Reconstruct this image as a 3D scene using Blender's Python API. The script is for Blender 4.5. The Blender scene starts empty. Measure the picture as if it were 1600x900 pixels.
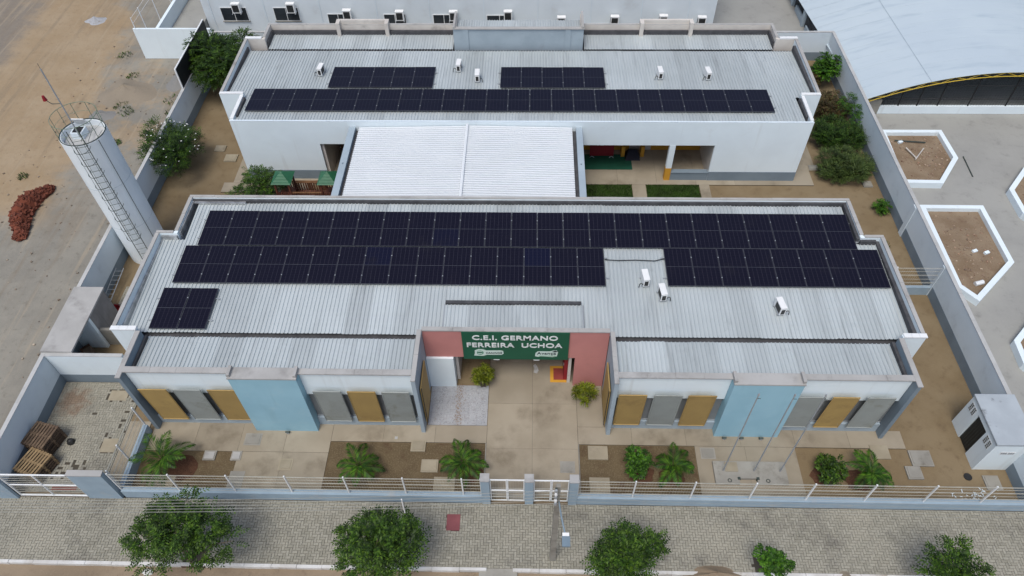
import bpy, math, random
from mathutils import Vector, Matrix
RND = random.Random(7)
SC = bpy.context.scene
COL = SC.collection

# ------------------------------------------------------------------ camera
def make_camera():
    cd = bpy.data.cameras.new('camera'); cam = bpy.data.objects.new('camera', cd); COL.objects.link(cam)
    th, ya, ro = math.radians(50.125), math.radians(-2.12), math.radians(1.145)
    F = Vector((math.sin(ya)*math.cos(th), math.cos(ya)*math.cos(th), -math.sin(th)))
    R0 = Vector((math.cos(ya), -math.sin(ya), 0)); D0 = F.cross(R0)
    R = R0*math.cos(ro) + D0*math.sin(ro); D = D0*math.cos(ro) - R0*math.sin(ro)
    U = -D; B = -F
    cam.matrix_world = Matrix(((R.x, U.x, B.x, 0), (R.y, U.y, B.y, 0), (R.z, U.z, B.z, 27.0), (0, 0, 0, 1)))
    cd.sensor_width = 36.0; cd.lens = 1131.36/1600*36.0; cd.clip_end = 2000; cd.clip_start = 0.1
    SC.camera = cam
make_camera()

# ------------------------------------------------------------------ light
SUN_EL, SUN_AZ = math.radians(65), math.radians(200)     # azimuth clockwise from +Y
w = bpy.data.worlds.new('World'); SC.world = w; w.use_nodes = True
nt = w.node_tree; bg = nt.nodes['Background']
sky = nt.nodes.new('ShaderNodeTexSky'); sky.sky_type = 'NISHITA'; sky.sun_disc = False
sky.sun_elevation = SUN_EL; sky.sun_rotation = SUN_AZ
sky.air_density = 1.0; sky.dust_density = 3.0; sky.ozone_density = 1.0
nt.links.new(sky.outputs[0], bg.inputs[0]); bg.inputs[1].default_value = 0.105
sl = bpy.data.lights.new('sun', 'SUN'); so = bpy.data.objects.new('sun', sl); COL.objects.link(so)
sl.energy = 1.5; sl.angle = math.radians(26); sl.color = (1.0, 1.0, 0.96)
dv = Vector((math.sin(SUN_AZ)*math.cos(SUN_EL), math.cos(SUN_AZ)*math.cos(SUN_EL), math.sin(SUN_EL)))
so.rotation_euler = dv.to_track_quat('Z', 'Y').to_euler(); so.location = (0, 0, 60)
vs = SC.view_settings; vs.view_transform = 'Standard'; vs.look = 'None'; vs.gamma = 1.0
vs.use_curve_mapping = False; vs.exposure = 0.38

# ------------------------------------------------------------------ mesh helpers
class MB:
    def __init__(s): s.v = []; s.f = []
    def _add(s, vs_, fs): n = len(s.v); s.v += [tuple(p) for p in vs_]; s.f += [tuple(i+n for i in q) for q in fs]; return s
    def box(s, x0, y0, z0, x1, y1, z1):
        return s._add([(x0,y0,z0),(x1,y0,z0),(x1,y1,z0),(x0,y1,z0),(x0,y0,z1),(x1,y0,z1),(x1,y1,z1),(x0,y1,z1)],
                      [(0,3,2,1),(4,5,6,7),(0,1,5,4),(1,2,6,5),(2,3,7,6),(3,0,4,7)])
    def prism(s, pts, z0, z1):
        n = len(pts)
        return s._add([(x,y,z0) for x,y in pts]+[(x,y,z1) for x,y in pts],
                      [tuple(range(n-1,-1,-1)), tuple(range(n,2*n))]+[(i,(i+1)%n,n+(i+1)%n,n+i) for i in range(n)])
    def quad(s, a, b, c, d): return s._add([a,b,c,d],[(0,1,2,3)])
    def tube(s, p, q, r, n=6, r2=None, caps=True):
        p = Vector(p); q = Vector(q); r2 = r if r2 is None else r2
        d = (q-p).normalized(); a = Vector((0,0,1)) if abs(d.z) < .9 else Vector((1,0,0))
        u = d.cross(a).normalized(); w_ = d.cross(u)
        vs_ = []
        for c, rr in ((p,r),(q,r2)):
            for i in range(n):
                t = 2*math.pi*i/n; vs_.append(c+u*math.cos(t)*rr+w_*math.sin(t)*rr)
        fs = [(i,(i+1)%n,n+(i+1)%n,n+i) for i in range(n)]
        if caps: fs += [tuple(range(n-1,-1,-1)), tuple(range(n,2*n))]
        return s._add(vs_, fs)
    def path(s, pts, r, n=6, r2=None):
        m = len(pts)-1
        for i in range(m):
            a = r if r2 is None else r+(r2-r)*i/m; b = r if r2 is None else r+(r2-r)*(i+1)/m
            s.tube(pts[i], pts[i+1], a, n, b, caps=True)
        return s
    def obox(s, c, sx, sy, sz, rz=0, rx=0):
        M = Matrix.Rotation(rz,3,'Z') @ Matrix.Rotation(rx,3,'X'); c = Vector(c)
        P = [c+M@Vector((a*sx/2,b*sy/2,d*sz/2)) for a,b,d in ((-1,-1,-1),(1,-1,-1),(1,1,-1),(-1,1,-1),(-1,-1,1),(1,-1,1),(1,1,1),(-1,1,1))]
        return s._add(P,[(0,3,2,1),(4,5,6,7),(0,1,5,4),(1,2,6,5),(2,3,7,6),(3,0,4,7)])
    def mesh(s, name, mat, smooth=False):
        m = bpy.data.meshes.new(name); m.from_pydata(s.v, [], s.f); m.update()
        if mat: m.materials.append(mat)
        if smooth:
            for p in m.polygons: p.use_smooth = True
        return m
    def build(s, name, mat, parent=None, smooth=False): return add(name, s.mesh(name, mat, smooth), parent)

ORG = {}
def add(name, data, parent=None, loc=None):
    o = bpy.data.objects.new(name, data); COL.objects.link(o)
    if parent is not None:
        o.parent = parent
        if loc is None and parent.name in ORG: o.location = -ORG[parent.name]
    if loc is not None: o.location = loc
    return o
def tag(o, label=None, cat=None, group=None, kind=None):
    if label: o['label'] = label
    if cat: o['category'] = cat
    if group: o['group'] = group
    if kind: o['kind'] = kind
    return o
def thing(name, loc, label, cat, group=None, local=False):
    """Empty at the thing's base. local=False: parts are modelled in world coordinates."""
    e = bpy.data.objects.new(name, None); COL.objects.link(e); e.empty_display_size = .3
    e.location = loc
    if not local: ORG[e.name] = Vector(loc)
    return tag(e, label, cat, group)
def copy_tree(o, parent=None):
    c = o.copy(); COL.objects.link(c); c.parent = parent
    for ch in list(o.children): copy_tree(ch, c)
    return c
def struct(o): o['kind'] = 'structure'; return o
def stuff(o): o['kind'] = 'stuff'; return o

# ------------------------------------------------------------------ materials
def new_mat(name):
    m = bpy.data.materials.new(name); m.use_nodes = True
    t = m.node_tree; b = t.nodes['Principled BSDF']; return m, t, b
def nd(t, kind, **kw):
    n = t.nodes.new(kind)
    for k, v in kw.items():
        if k in n.inputs: n.inputs[k].default_value = v
        else: setattr(n, k, v)
    return n
def mixc(t, fac, a, b, mode='MIX'):
    n = t.nodes.new('ShaderNodeMix'); n.data_type = 'RGBA'; n.blend_type = mode
    for sock, val in ((n.inputs[0], fac), (n.inputs[6], a), (n.inputs[7], b)):
        if hasattr(val, 'is_linked'): t.links.new(val, sock)
        elif isinstance(val, (int, float)): sock.default_value = val
        else: sock.default_value = (*val, 1)
    return n.outputs[2]
def mrange(t, val, a, b, c=0., d=1., smooth=True):
    n = t.nodes.new('ShaderNodeMapRange'); n.interpolation_type = 'SMOOTHSTEP' if smooth else 'LINEAR'
    t.links.new(val, n.inputs[0])
    for i, x in zip((1,2,3,4), (a,b,c,d)): n.inputs[i].default_value = x
    return n.outputs[0]
def mth(t, op, a, b=None):
    n = t.nodes.new('ShaderNodeMath'); n.operation = op
    for sock, val in ((n.inputs[0], a), (n.inputs[1], b)):
        if val is None: continue
        if hasattr(val, 'is_linked'): t.links.new(val, sock)
        else: sock.default_value = val
    return n.outputs[0]
def noise(t, scale, detail=4, rough=.55, vec=None, stretch=None):
    n = nd(t, 'ShaderNodeTexNoise'); n.inputs['Scale'].default_value = scale
    n.inputs['Detail'].default_value = detail; n.inputs['Roughness'].default_value = rough
    if vec is None:
        g = nd(t, 'ShaderNodeNewGeometry'); vec = g.outputs['Position']
    if stretch:
        mp = nd(t, 'ShaderNodeMapping'); mp.inputs['Scale'].default_value = stretch
        t.links.new(vec, mp.inputs[0]); vec = mp.outputs[0]
    t.links.new(vec, n.inputs['Vector']); return n.outputs['Fac']
def setc(t, b, col): t.links.new(col, b.inputs['Base Color'])
def bump(t, b, h, strength=.3, dist=.02):
    n = nd(t, 'ShaderNodeBump'); n.inputs['Strength'].default_value = strength; n.inputs['Distance'].default_value = dist
    t.links.new(h, n.inputs['Height']); t.links.new(n.outputs[0], b.inputs['Normal'])
def pm(name, c1, c2=None, scale=2.0, rough=.7, bmp=0., metal=0., stain=None, stain_scale=.8, stain_lo=.55, stain_hi=.75,
       fine=None, orand=0., irand=0., spec=.4, streak=None, bump_scale=25):
    m, t, b = new_mat(name)
    c2 = c2 or tuple(min(1, x*.85) for x in c1)
    col = mixc(t, mrange(t, noise(t, scale), .3, .7), c1, c2)
    if fine:
        col = mixc(t, mrange(t, noise(t, fine[1], 3), .45, .7), col, fine[0])
    if streak:
        s = noise(t, 1.0, 3, .6, stretch=streak[1]); col = mixc(t, mrange(t, s, streak[2], streak[3]), col, streak[0])
    if stain:
        col = mixc(t, mrange(t, noise(t, stain_scale, 6, .65), stain_lo, stain_hi), col, stain)
    for src, amt in (('o', orand), ('i', irand)):
        if amt:
            if src == 'o': r = nd(t, 'ShaderNodeObjectInfo').outputs['Random']
            else: r = nd(t, 'ShaderNodeNewGeometry').outputs['Random Per Island']
            v = mrange(t, r, 0, 1, 1-amt, 1+amt, False)
            hs = nd(t, 'ShaderNodeHueSaturation'); t.links.new(v, hs.inputs['Value']); t.links.new(col, hs.inputs['Color']); col = hs.outputs[0]
    setc(t, b, col); b.inputs['Roughness'].default_value = rough; b.inputs['Metallic'].default_value = metal
    b.inputs['Specular IOR Level'].default_value = spec
    if bmp: bump(t, b, noise(t, bump_scale, 4), bmp)
    return m
def leaf_mat(name, c1, c2, c3, tr=.18):
    m, t, b = new_mat(name)
    r = nd(t, 'ShaderNodeNewGeometry').outputs['Random Per Island']
    rp = nd(t, 'ShaderNodeValToRGB'); e = rp.color_ramp.elements
    e[0].color = (*c1, 1); e[1].color = (*c3, 1); e[1].position = 1.0
    k = e.new(.55); k.color = (*c2, 1); t.links.new(r, rp.inputs[0])
    hs = nd(t, 'ShaderNodeHueSaturation'); hs.inputs['Saturation'].default_value = 1.08
    t.links.new(mrange(t, noise(t, 1.9, 3), .3, .7, .55, 1.45), hs.inputs['Value']); t.links.new(rp.outputs[0], hs.inputs['Color']); col = hs.outputs[0]
    setc(t, b, col); b.inputs['Roughness'].default_value = .55; b.inputs['Specular IOR Level'].default_value = .3
    tl = nd(t, 'ShaderNodeBsdfTranslucent'); t.links.new(col, tl.inputs[0])
    mx = nd(t, 'ShaderNodeMixShader'); mx.inputs[0].default_value = tr
    out = t.nodes['Material Output']; t.links.new(b.outputs[0], mx.inputs[1]); t.links.new(tl.outputs[0], mx.inputs[2])
    t.links.new(mx.outputs[0], out.inputs[0]); return m

M = {}
M['white'] = pm('white_paint', (.75,.83,.865), (.71,.785,.82), .7, .75, .05, streak=((.60,.64,.645),(2.2,2.2,.16),.56,.85), stain=(.58,.60,.59), stain_scale=.6, stain_lo=.6, stain_hi=.95)
M['white_clean'] = pm('white_enamel', (.78,.79,.79), (.72,.73,.73), 2, .45)
M['greyblue'] = pm('grey_blue_paint', (.20,.25,.29), (.17,.215,.255), 1.0, .75, .05, stain=(.13,.15,.18), stain_scale=1.4, stain_lo=.55, stain_hi=.9)
M['fenceblue'] = pm('fence_blue_paint', (.31,.40,.47), (.27,.35,.42), 1.3, .75, .06, stain=(.40,.41,.41), stain_scale=1.2, stain_lo=.55, stain_hi=.8)
M['innerblue'] = pm('pale_blue_grey_paint', (.36,.43,.48), (.31,.375,.425), .9, .75, .05, stain=(.28,.31,.35), stain_scale=1.1, stain_lo=.55, stain_hi=.85)
M['skyblue'] = pm('sky_blue_paint', (.31,.52,.62), (.27,.47,.57), .8, .7, .05, streak=((.23,.40,.48),(1.6,1.6,.2),.54,.85), stain=(.36,.53,.60), stain_scale=.9, stain_lo=.52, stain_hi=.85)
M['palewall'] = pm('pale_wall_paint', (.66,.735,.785), (.61,.685,.735), .8, .75, .05, stain=(.42,.46,.50), stain_scale=.8, stain_lo=.55, stain_hi=.9)
M['recess'] = pm('recess_grey',(.24,.25,.26),(.19,.20,.21),1,.6)
M['louvre'] = pm('grey_louvre',(.21,.22,.225),(.17,.18,.185),1,.4)
M['pink'] = pm('salmon_paint', (.53,.225,.205), (.48,.20,.185), .8, .75, .05, stain=(.42,.19,.175), stain_scale=1.0, stain_lo=.55, stain_hi=.85)
M['beige'] = pm('cream_paint', (.62,.58,.53), (.52,.48,.44), 1.0, .8, .08, stain=(.33,.30,.27), stain_scale=1.2, stain_lo=.55, stain_hi=.8)
M['coping'] = pm('weathered_coping', (.42,.41,.395), (.36,.35,.335), .9, .9, .15, stain=(.21,.20,.19), stain_scale=1.1, stain_lo=.5, stain_hi=.85)
M['capgrey'] = pm('wall_cap_grey', (.48,.48,.47), (.40,.40,.39), 1.2, .85, .1, stain=(.28,.27,.26), stain_scale=1.3, stain_lo=.55, stain_hi=.85)
M['bitumen'] = pm('bitumen', (.05,.05,.055), (.08,.08,.085), 3, .8, .2)
M['foil'] = pm('silver_foil', (.55,.56,.57), (.30,.30,.30), 3, .35, .4, metal=.6, bump_scale=8)
M['conc'] = pm('concrete_apron', (.34,.292,.22), (.285,.242,.178), .55, .9, .1, stain=(.175,.143,.10), stain_scale=.5, stain_lo=.46, stain_hi=.78, orand=.08)
M['slab'] = pm('concrete_slab', (.30,.285,.25), (.25,.235,.205), 1.4, .9, .2, stain=(.16,.145,.12), stain_scale=1.6, stain_lo=.5, stain_hi=.78, orand=.1)
M['tan_slab'] = pm('tan_slab', (.34,.295,.215), (.28,.24,.17), 1.4, .9, .2, stain=(.25,.21,.15), stain_scale=1.6, stain_lo=.5, stain_hi=.8, orand=.08)
M['kerb'] = pm('whitewashed_kerb', (.66,.65,.63), (.52,.50,.47), 1.5, .85, .2, stain=(.33,.27,.2), stain_scale=1.2, stain_lo=.52, stain_hi=.72)
M['soil'] = pm('garden_soil', (.10,.07,.036), (.135,.098,.052), 1.2, .95, .5, stain=(.08,.045,.024), stain_scale=1.5, stain_lo=.5, stain_hi=.75, fine=((.16,.12,.07), 18))
M['mulch'] = pm('red_mulch', (.06,.026,.014), (.095,.042,.022), 3, .95, .6, fine=((.12,.06,.035), 22))
M['frame'] = pm('panel_frame', (.085,.088,.10), (.06,.063,.075), 5, .45, metal=.3)
M['galv'] = pm('galvanised', (.42,.44,.46), (.36,.38,.40), 4, .5, metal=.4)
M['dkmetal'] = pm('dark_steel', (.045,.06,.055), (.06,.08,.07), 4, .6, metal=.3)
M['black'] = pm('black_board', (.012,.012,.013), (.02,.02,.02), 3, .6)
M['rubber'] = pm('black_rubber', (.015,.015,.015), (.03,.03,.03), 6, .5)
M['glass'] = pm('dark_glass', (.02,.025,.03), (.03,.035,.04), 1, .12, spec=.5)
M['wood'] = pm('grey_pallet_wood', (.14,.095,.06), (.09,.06,.04), 4, .9, .3, streak=((.2,.14,.09),(3,14,3),.5,.8), orand=.2)
M['woody'] = pm('yellow_pallet_wood', (.30,.21,.11), (.22,.15,.08), 4, .9, .3, orand=.2)
M['redwood'] = pm('stained_play_wood', (.13,.045,.025), (.09,.03,.018), 4, .7, .1, orand=.25)
M['bark'] = pm('bark', (.16,.125,.09), (.10,.075,.055), 5, .95, .5)
M['palmbark'] = pm('palm_trunk', (.17,.14,.10), (.10,.08,.06), 8, .95, .5)
M['brick'] = pm('red_brick', (.165,.048,.026), (.115,.034,.02), 2, .9, .3, orand=.28)
M['yellow'] = pm('ochre_paint', (.62,.31,.035), (.55,.27,.03), 1.2, .7)
M['yellow_steel'] = pm('yellow_steel', (.60,.42,.04), (.5,.35,.03), 1.2, .5)
M['red'] = pm('red_paint', (.26,.012,.02), (.21,.01,.016), 1.5, .6)
M['green_carpet'] = pm('green_carpet', (.010,.085,.05), (.008,.07,.04), 2, .95, .2)
M['playgreen'] = pm('green_roof_paint', (.02,.13,.06), (.015,.10,.045), 2, .5)
M['navy'] = pm('navy_vinyl', (.008,.01,.025), (.012,.015,.03), 2, .4)
M['signgreen'] = pm('sign_green', (.008,.095,.05), (.007,.085,.045), 1, .5)
M['signwhite'] = pm('sign_white', (.78,.80,.80), None, 1, .5)
M['signpale'] = pm('sign_pale', (.60,.72,.66), None, 1, .5)
M['signdark'] = pm('sign_dark', (.012,.03,.035), None, 1, .5)
M['acwhite'] = pm('ac_white', (.80,.80,.79), (.74,.74,.73), 2, .45)
M['roofwhite'] = pm('white_vault_sheet', (.50,.57,.61), (.465,.535,.585), .2, .45, .02, streak=((.40,.475,.53),(.35,2.2,.5),.5,.8), stain=(.38,.44,.48), stain_scale=.12, stain_lo=.55, stain_hi=.8)
M['bldwhite'] = pm('white_render', (.66,.71,.74), (.60,.65,.68), .5, .8, .05, stain=(.5,.5,.5), stain_scale=.5, stain_lo=.55, stain_hi=.9)
M['tankwhite'] = pm('tank_white', (.78,.83,.86), (.73,.78,.81), .8, .6, .04, streak=((.55,.56,.56),(3,3,.35),.6,.85))
M['pot_orange'] = pm('bare_wood', (.22,.11,.05), (.15,.07,.03), 3, .8)

def brise_mat(name, c1, c2, dirt):
    m, t, b = new_mat(name)
    tc = nd(t, 'ShaderNodeTexCoord')
    wv = nd(t, 'ShaderNodeTexChecker'); wv.inputs['Scale'].default_value = 60
    t.links.new(tc.outputs['Object'], wv.inputs['Vector'])
    col = mixc(t, mrange(t, noise(t, 1.2), .3, .7), c1, c2)
    col = mixc(t, mrange(t, noise(t, 1.1, 5, .7), .5, .75), col, dirt)
    col = mixc(t, mth(t, 'MULTIPLY', wv.outputs['Fac'], .25), col, tuple(x*.45 for x in c1))
    r = nd(t, 'ShaderNodeObjectInfo').outputs['Random']
    hs = nd(t, 'ShaderNodeHueSaturation'); t.links.new(mrange(t, r, 0, 1, .9, 1.1, False), hs.inputs['Value']); t.links.new(col, hs.inputs['Color'])
    setc(t, b, hs.outputs[0]); b.inputs['Roughness'].default_value = .7
    return m
M['brise_y'] = brise_mat('ochre_perforated_panel', (.41,.275,.095), (.36,.24,.085), (.29,.19,.07))
M['brise_g'] = brise_mat('grey_perforated_panel', (.32,.345,.33), (.28,.30,.285), (.22,.225,.185))

def sheet_mat(name, c1, c2, dirt, metal=.25, rough=.5):
    m, t, b = new_mat(name)
    col = mixc(t, mrange(t, noise(t, .35, 3), .3, .7), c1, c2)
    s1 = noise(t, 1.0, 4, .6, stretch=(5.0, .35, 1))
    col = mixc(t, mrange(t, s1, .5, .8), col, dirt)
    s2 = noise(t, 1.0, 5, .7, stretch=(1.6, .8, 1))
    col = mixc(t, mrange(t, s2, .58, .82), col, tuple(x*.8 for x in c2))
    col = mixc(t, mth(t, 'MULTIPLY', mrange(t, noise(t, 7, 5, .75), .64, .74), .55), col, tuple(x*.4 for x in dirt))
    r = nd(t, 'ShaderNodeObjectInfo').outputs['Random']
    hs = nd(t, 'ShaderNodeHueSaturation'); t.links.new(mrange(t, r, 0, 1, .88, 1.06, False), hs.inputs['Value']); t.links.new(col, hs.inputs['Color'])
    setc(t, b, hs.outputs[0]); b.inputs['Metallic'].default_value = metal; b.inputs['Roughness'].default_value = rough
    return m
M['sheet'] = sheet_mat('weathered_roof_sheet', (.54,.58,.585), (.49,.53,.535), (.40,.43,.435))
M['sheet_white'] = pm('white_roof_sheet', (.72,.745,.765), (.69,.715,.735), .4, .5, stain=(.62,.64,.65), stain_scale=.5, stain_lo=.6, stain_hi=.9)

def cell_mat():
    m, t, b = new_mat('solar_cells')
    tc = nd(t, 'ShaderNodeTexCoord'); sp = nd(t, 'ShaderNodeSeparateXYZ'); t.links.new(tc.outputs['Object'], sp.inputs[0])
    def lines(sock, pitch, wd):
        fr = mth(t, 'FRACT', mth(t, 'DIVIDE', sock, pitch)); d = mth(t, 'ABSOLUTE', mth(t, 'SUBTRACT', fr, .5))
        return mrange(t, d, .5-wd, .5, 0, 1)
    lx = lines(sp.outputs[0], .1815, .05); ly = lines(sp.outputs[1], .0905, .07)
    g = mth(t, 'MAXIMUM', mth(t, 'MULTIPLY', lx, .8), mth(t, 'MULTIPLY', ly, .35))
    r = nd(t, 'ShaderNodeObjectInfo').outputs['Random']
    base = mixc(t, mrange(t, r, .965, 1.0), (.0068,.0062,.0145), (.006,.0068,.022))
    base = mixc(t, mrange(t, noise(t, .8, 4), .55, .8), base, (.011,.010,.017))
    col = mixc(t, mth(t, 'MULTIPLY', g, .7), base, (.075,.072,.095))
    setc(t, b, col); b.inputs['Roughness'].default_value = .28; b.inputs['IOR'].default_value = 1.33
    b.inputs['Specular IOR Level'].default_value = .32
    return m
M['cells'] = cell_mat()

def paver_mat():
    m, t, b = new_mat('concrete_paver')
    r1 = nd(t, 'ShaderNodeNewGeometry').outputs['Random Per Island']; r2 = nd(t, 'ShaderNodeObjectInfo').outputs['Random']
    r = mth(t, 'FRACT', mth(t, 'ADD', mth(t, 'MULTIPLY', r1, 3.7), mth(t, 'MULTIPLY', r2, 5.3)))
    col = mixc(t, r, (.25,.235,.185), (.335,.315,.255))
    col = mixc(t, mrange(t, noise(t, .45, 5, .6), .45, .75), col, (.345,.32,.255))
    col = mixc(t, mrange(t, noise(t, .5, 6, .7), .52, .74), col, (.15,.138,.115))
    col = mixc(t, mrange(t, noise(t, 30, 3), .5, .75), col, (.21,.195,.17))
    g = nd(t, 'ShaderNodeNewGeometry'); vd = nd(t, 'ShaderNodeVectorMath'); vd.operation = 'DISTANCE'
    t.links.new(g.outputs['Position'], vd.inputs[0]); vd.inputs[1].default_value = (-19.7,15.9,.05)
    dd = mth(t, 'ADD', vd.outputs['Value'], mth(t, 'MULTIPLY', mth(t, 'SUBTRACT', noise(t, 2.2, 6, .7), .5), 2.4))
    col = mixc(t, mth(t, 'MULTIPLY', mrange(t, dd, 1.0, .2), .6), col, (.16,.075,.035))
    setc(t, b, col); b.inputs['Roughness'].default_value = .9
    return m
M['paver'] = paver_mat()
M['joint'] = pm('joint_sand', (.085,.072,.052), (.06,.05,.038), 3, .95)

def lot_mat():
    m, t, b = new_mat('roadside_dirt')
    g = nd(t, 'ShaderNodeNewGeometry'); sp = nd(t, 'ShaderNodeSeparateXYZ'); t.links.new(g.outputs['Position'], sp.inputs[0])
    n1 = noise(t, .16, 9, .68); n2 = noise(t, .35, 6, .65); n3 = noise(t, 2.5, 5, .7); n4 = noise(t, 14, 4, .7)
    grey = mixc(t, mrange(t, n2, .35, .65), (.21,.195,.165), (.265,.245,.205))
    grey = mixc(t, mrange(t, n3, .52, .75), grey, (.17,.155,.125))
    sand = mixc(t, mrange(t, n2, .3, .7), (.30,.215,.125), (.35,.265,.17))
    sand = mixc(t, mrange(t, n3, .5, .8), sand, (.25,.175,.105))
    road = mixc(t, mrange(t, n3, .35, .7), (.225,.19,.15), (.195,.165,.135))
    xs = mth(t, 'ADD', sp.outputs[0], mth(t, 'MULTIPLY', mth(t, 'SUBTRACT', n1, .5), 11.0))
    ys = mth(t, 'ADD', sp.outputs[1], mth(t, 'MULTIPLY', mth(t, 'SUBTRACT', n1, .5), 12.0))
    xw = mth(t, 'ADD', xs, mth(t, 'MULTIPLY', mth(t, 'SUBTRACT', sp.outputs[1], 38), .16))
    ms = mth(t, 'MULTIPLY', mrange(t, xw, -26.2, -28.2), mrange(t, ys, 25.5, 29))
    mr = mth(t, 'MULTIPLY', mrange(t, xw, -33.6, -36.0), mrange(t, ys, 20, 29))
    col = mixc(t, ms, grey, sand)
    patch = mth(t, 'MULTIPLY', mrange(t, noise(t, .45, 7, .68), .42, .6), mth(t, 'MULTIPLY', mrange(t, xs, -22, -24), mrange(t, ys, 28, 31)))
    patch = mth(t, 'MULTIPLY', patch, mrange(t, ys, 43.5, 41))
    col = mixc(t, mth(t, 'MULTIPLY', patch, .75), col, sand)
    col = mixc(t, mr, col, road)
    rut = noise(t, 1.0, 4, .6, stretch=(1.5,.09,1))
    col = mixc(t, mth(t, 'MULTIPLY', mrange(t, rut, .5, .68), .45), col, (.20,.155,.105))
    rut2 = noise(t, 1.0, 4, .6, stretch=(2.3,.13,1.7))
    col = mixc(t, mth(t, 'MULTIPLY', mrange(t, rut2, .55, .7), .4), col, (.38,.31,.22))
    col = mixc(t, mth(t, 'MULTIPLY', mrange(t, n4, .55, .75), .35), col, (.32,.285,.235))
    col = mixc(t, mth(t, 'MULTIPLY', mrange(t, noise(t, 5, 4, .8), .66, .74), .6), col, (.13,.11,.08))
    setc(t, b, col); b.inputs['Roughness'].default_value = .95; bump(t, b, n3, .5, .05); return m
M['lot'] = lot_mat()
def dirt_mat(name, a, b_, c, d, sc=.5):
    m, t, b = new_mat(name)
    n1 = noise(t, sc, 6, .6); n2 = noise(t, sc*4, 6, .7); n3 = noise(t, 20, 4, .7)
    col = mixc(t, mrange(t, n1, .35, .65), a, b_); col = mixc(t, mrange(t, n2, .52, .78), col, c)
    col = mixc(t, mth(t, 'MULTIPLY', mrange(t, n3, .5, .75), .4), col, d)
    setc(t, b, col); b.inputs['Roughness'].default_value = .95; bump(t, b, n2, .5, .04); return m
M['yard'] = dirt_mat('sandy_yard_soil', (.215,.16,.092), (.18,.128,.068), (.13,.09,.05), (.265,.205,.125))
M['street'] = dirt_mat('street_dirt', (.27,.205,.14), (.22,.165,.11), (.16,.115,.08), (.33,.27,.2))
M['ground'] = dirt_mat('dry_ground', (.27,.21,.14), (.24,.18,.12), (.18,.14,.09), (.32,.27,.2), .08)
M['plaza'] = dirt_mat('plaza_concrete', (.325,.32,.295), (.285,.28,.26), (.22,.215,.20), (.36,.35,.325), .3)
M['rubble'] = dirt_mat('planter_rubble', (.19,.13,.078), (.25,.185,.12), (.11,.05,.03), (.36,.31,.25), 1.1)
M['gravel'] = dirt_mat('pale_gravel', (.38,.385,.40), (.33,.335,.35), (.22,.19,.16), (.46,.46,.47), 1.2)
M['pebble'] = pm('pebble', (.42,.42,.43), (.33,.33,.34), 3, .9, irand=.25)
M['grassbed'] = pm('turf_soil', (.03,.05,.012), (.045,.07,.018), 4, .95)
M['grass'] = leaf_mat('grass_blade', (.028,.062,.012), (.045,.095,.02), (.075,.13,.03))
M['leaf'] = leaf_mat('neem_leaf', (.011,.027,.004), (.031,.070,.009), (.088,.15,.022))
M['leaf_dark'] = leaf_mat('dark_leaf', (.011,.026,.004), (.026,.056,.008), (.065,.115,.018))
M['leaf_bright'] = leaf_mat('bright_leaf', (.016,.048,.006), (.036,.095,.011), (.09,.19,.025))
M['leaf_grey'] = leaf_mat('greyish_leaf', (.03,.05,.013), (.055,.085,.024), (.11,.145,.045))
M['leaf_red'] = leaf_mat('reddish_leaf', (.045,.03,.015), (.085,.055,.025), (.06,.08,.025))
M['leaf_yel'] = leaf_mat('yellow_green_leaf', (.06,.085,.01), (.13,.16,.02), (.24,.25,.04))
M['leaf_palm'] = leaf_mat('palm_leaf', (.011,.036,.004), (.032,.085,.009), (.088,.165,.022))
M['petal'] = pm('white_petal', (.75,.75,.72), None, 1, .7)

# ------------------------------------------------------------------ ground and paving
def sheet(name, x0, y0, x1, y1, z, mat):
    return struct(MB().quad((x0,y0,z),(x1,y0,z),(x1,y1,z),(x0,y1,z)).build(name, mat))
sheet('ground', -400, -300, 400, 500, -.16, M['ground'])
sheet('street', -60, -20, 60, 9.0, -.12, M['street'])
sheet('roadside_lot', -75, 8.9, -20.45, 75, -.012, M['lot'])
sheet('yard_soil', -20.5, 11.7, 19.05, 42.2, 0, M['yard'])
sheet('plaza', 19.0, 9.0, 75, 75, -.016, M['plaza'])
sheet('service_yard', -20.5, 42.2, 19.0, 75, -.008, M['plaza'])

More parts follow.
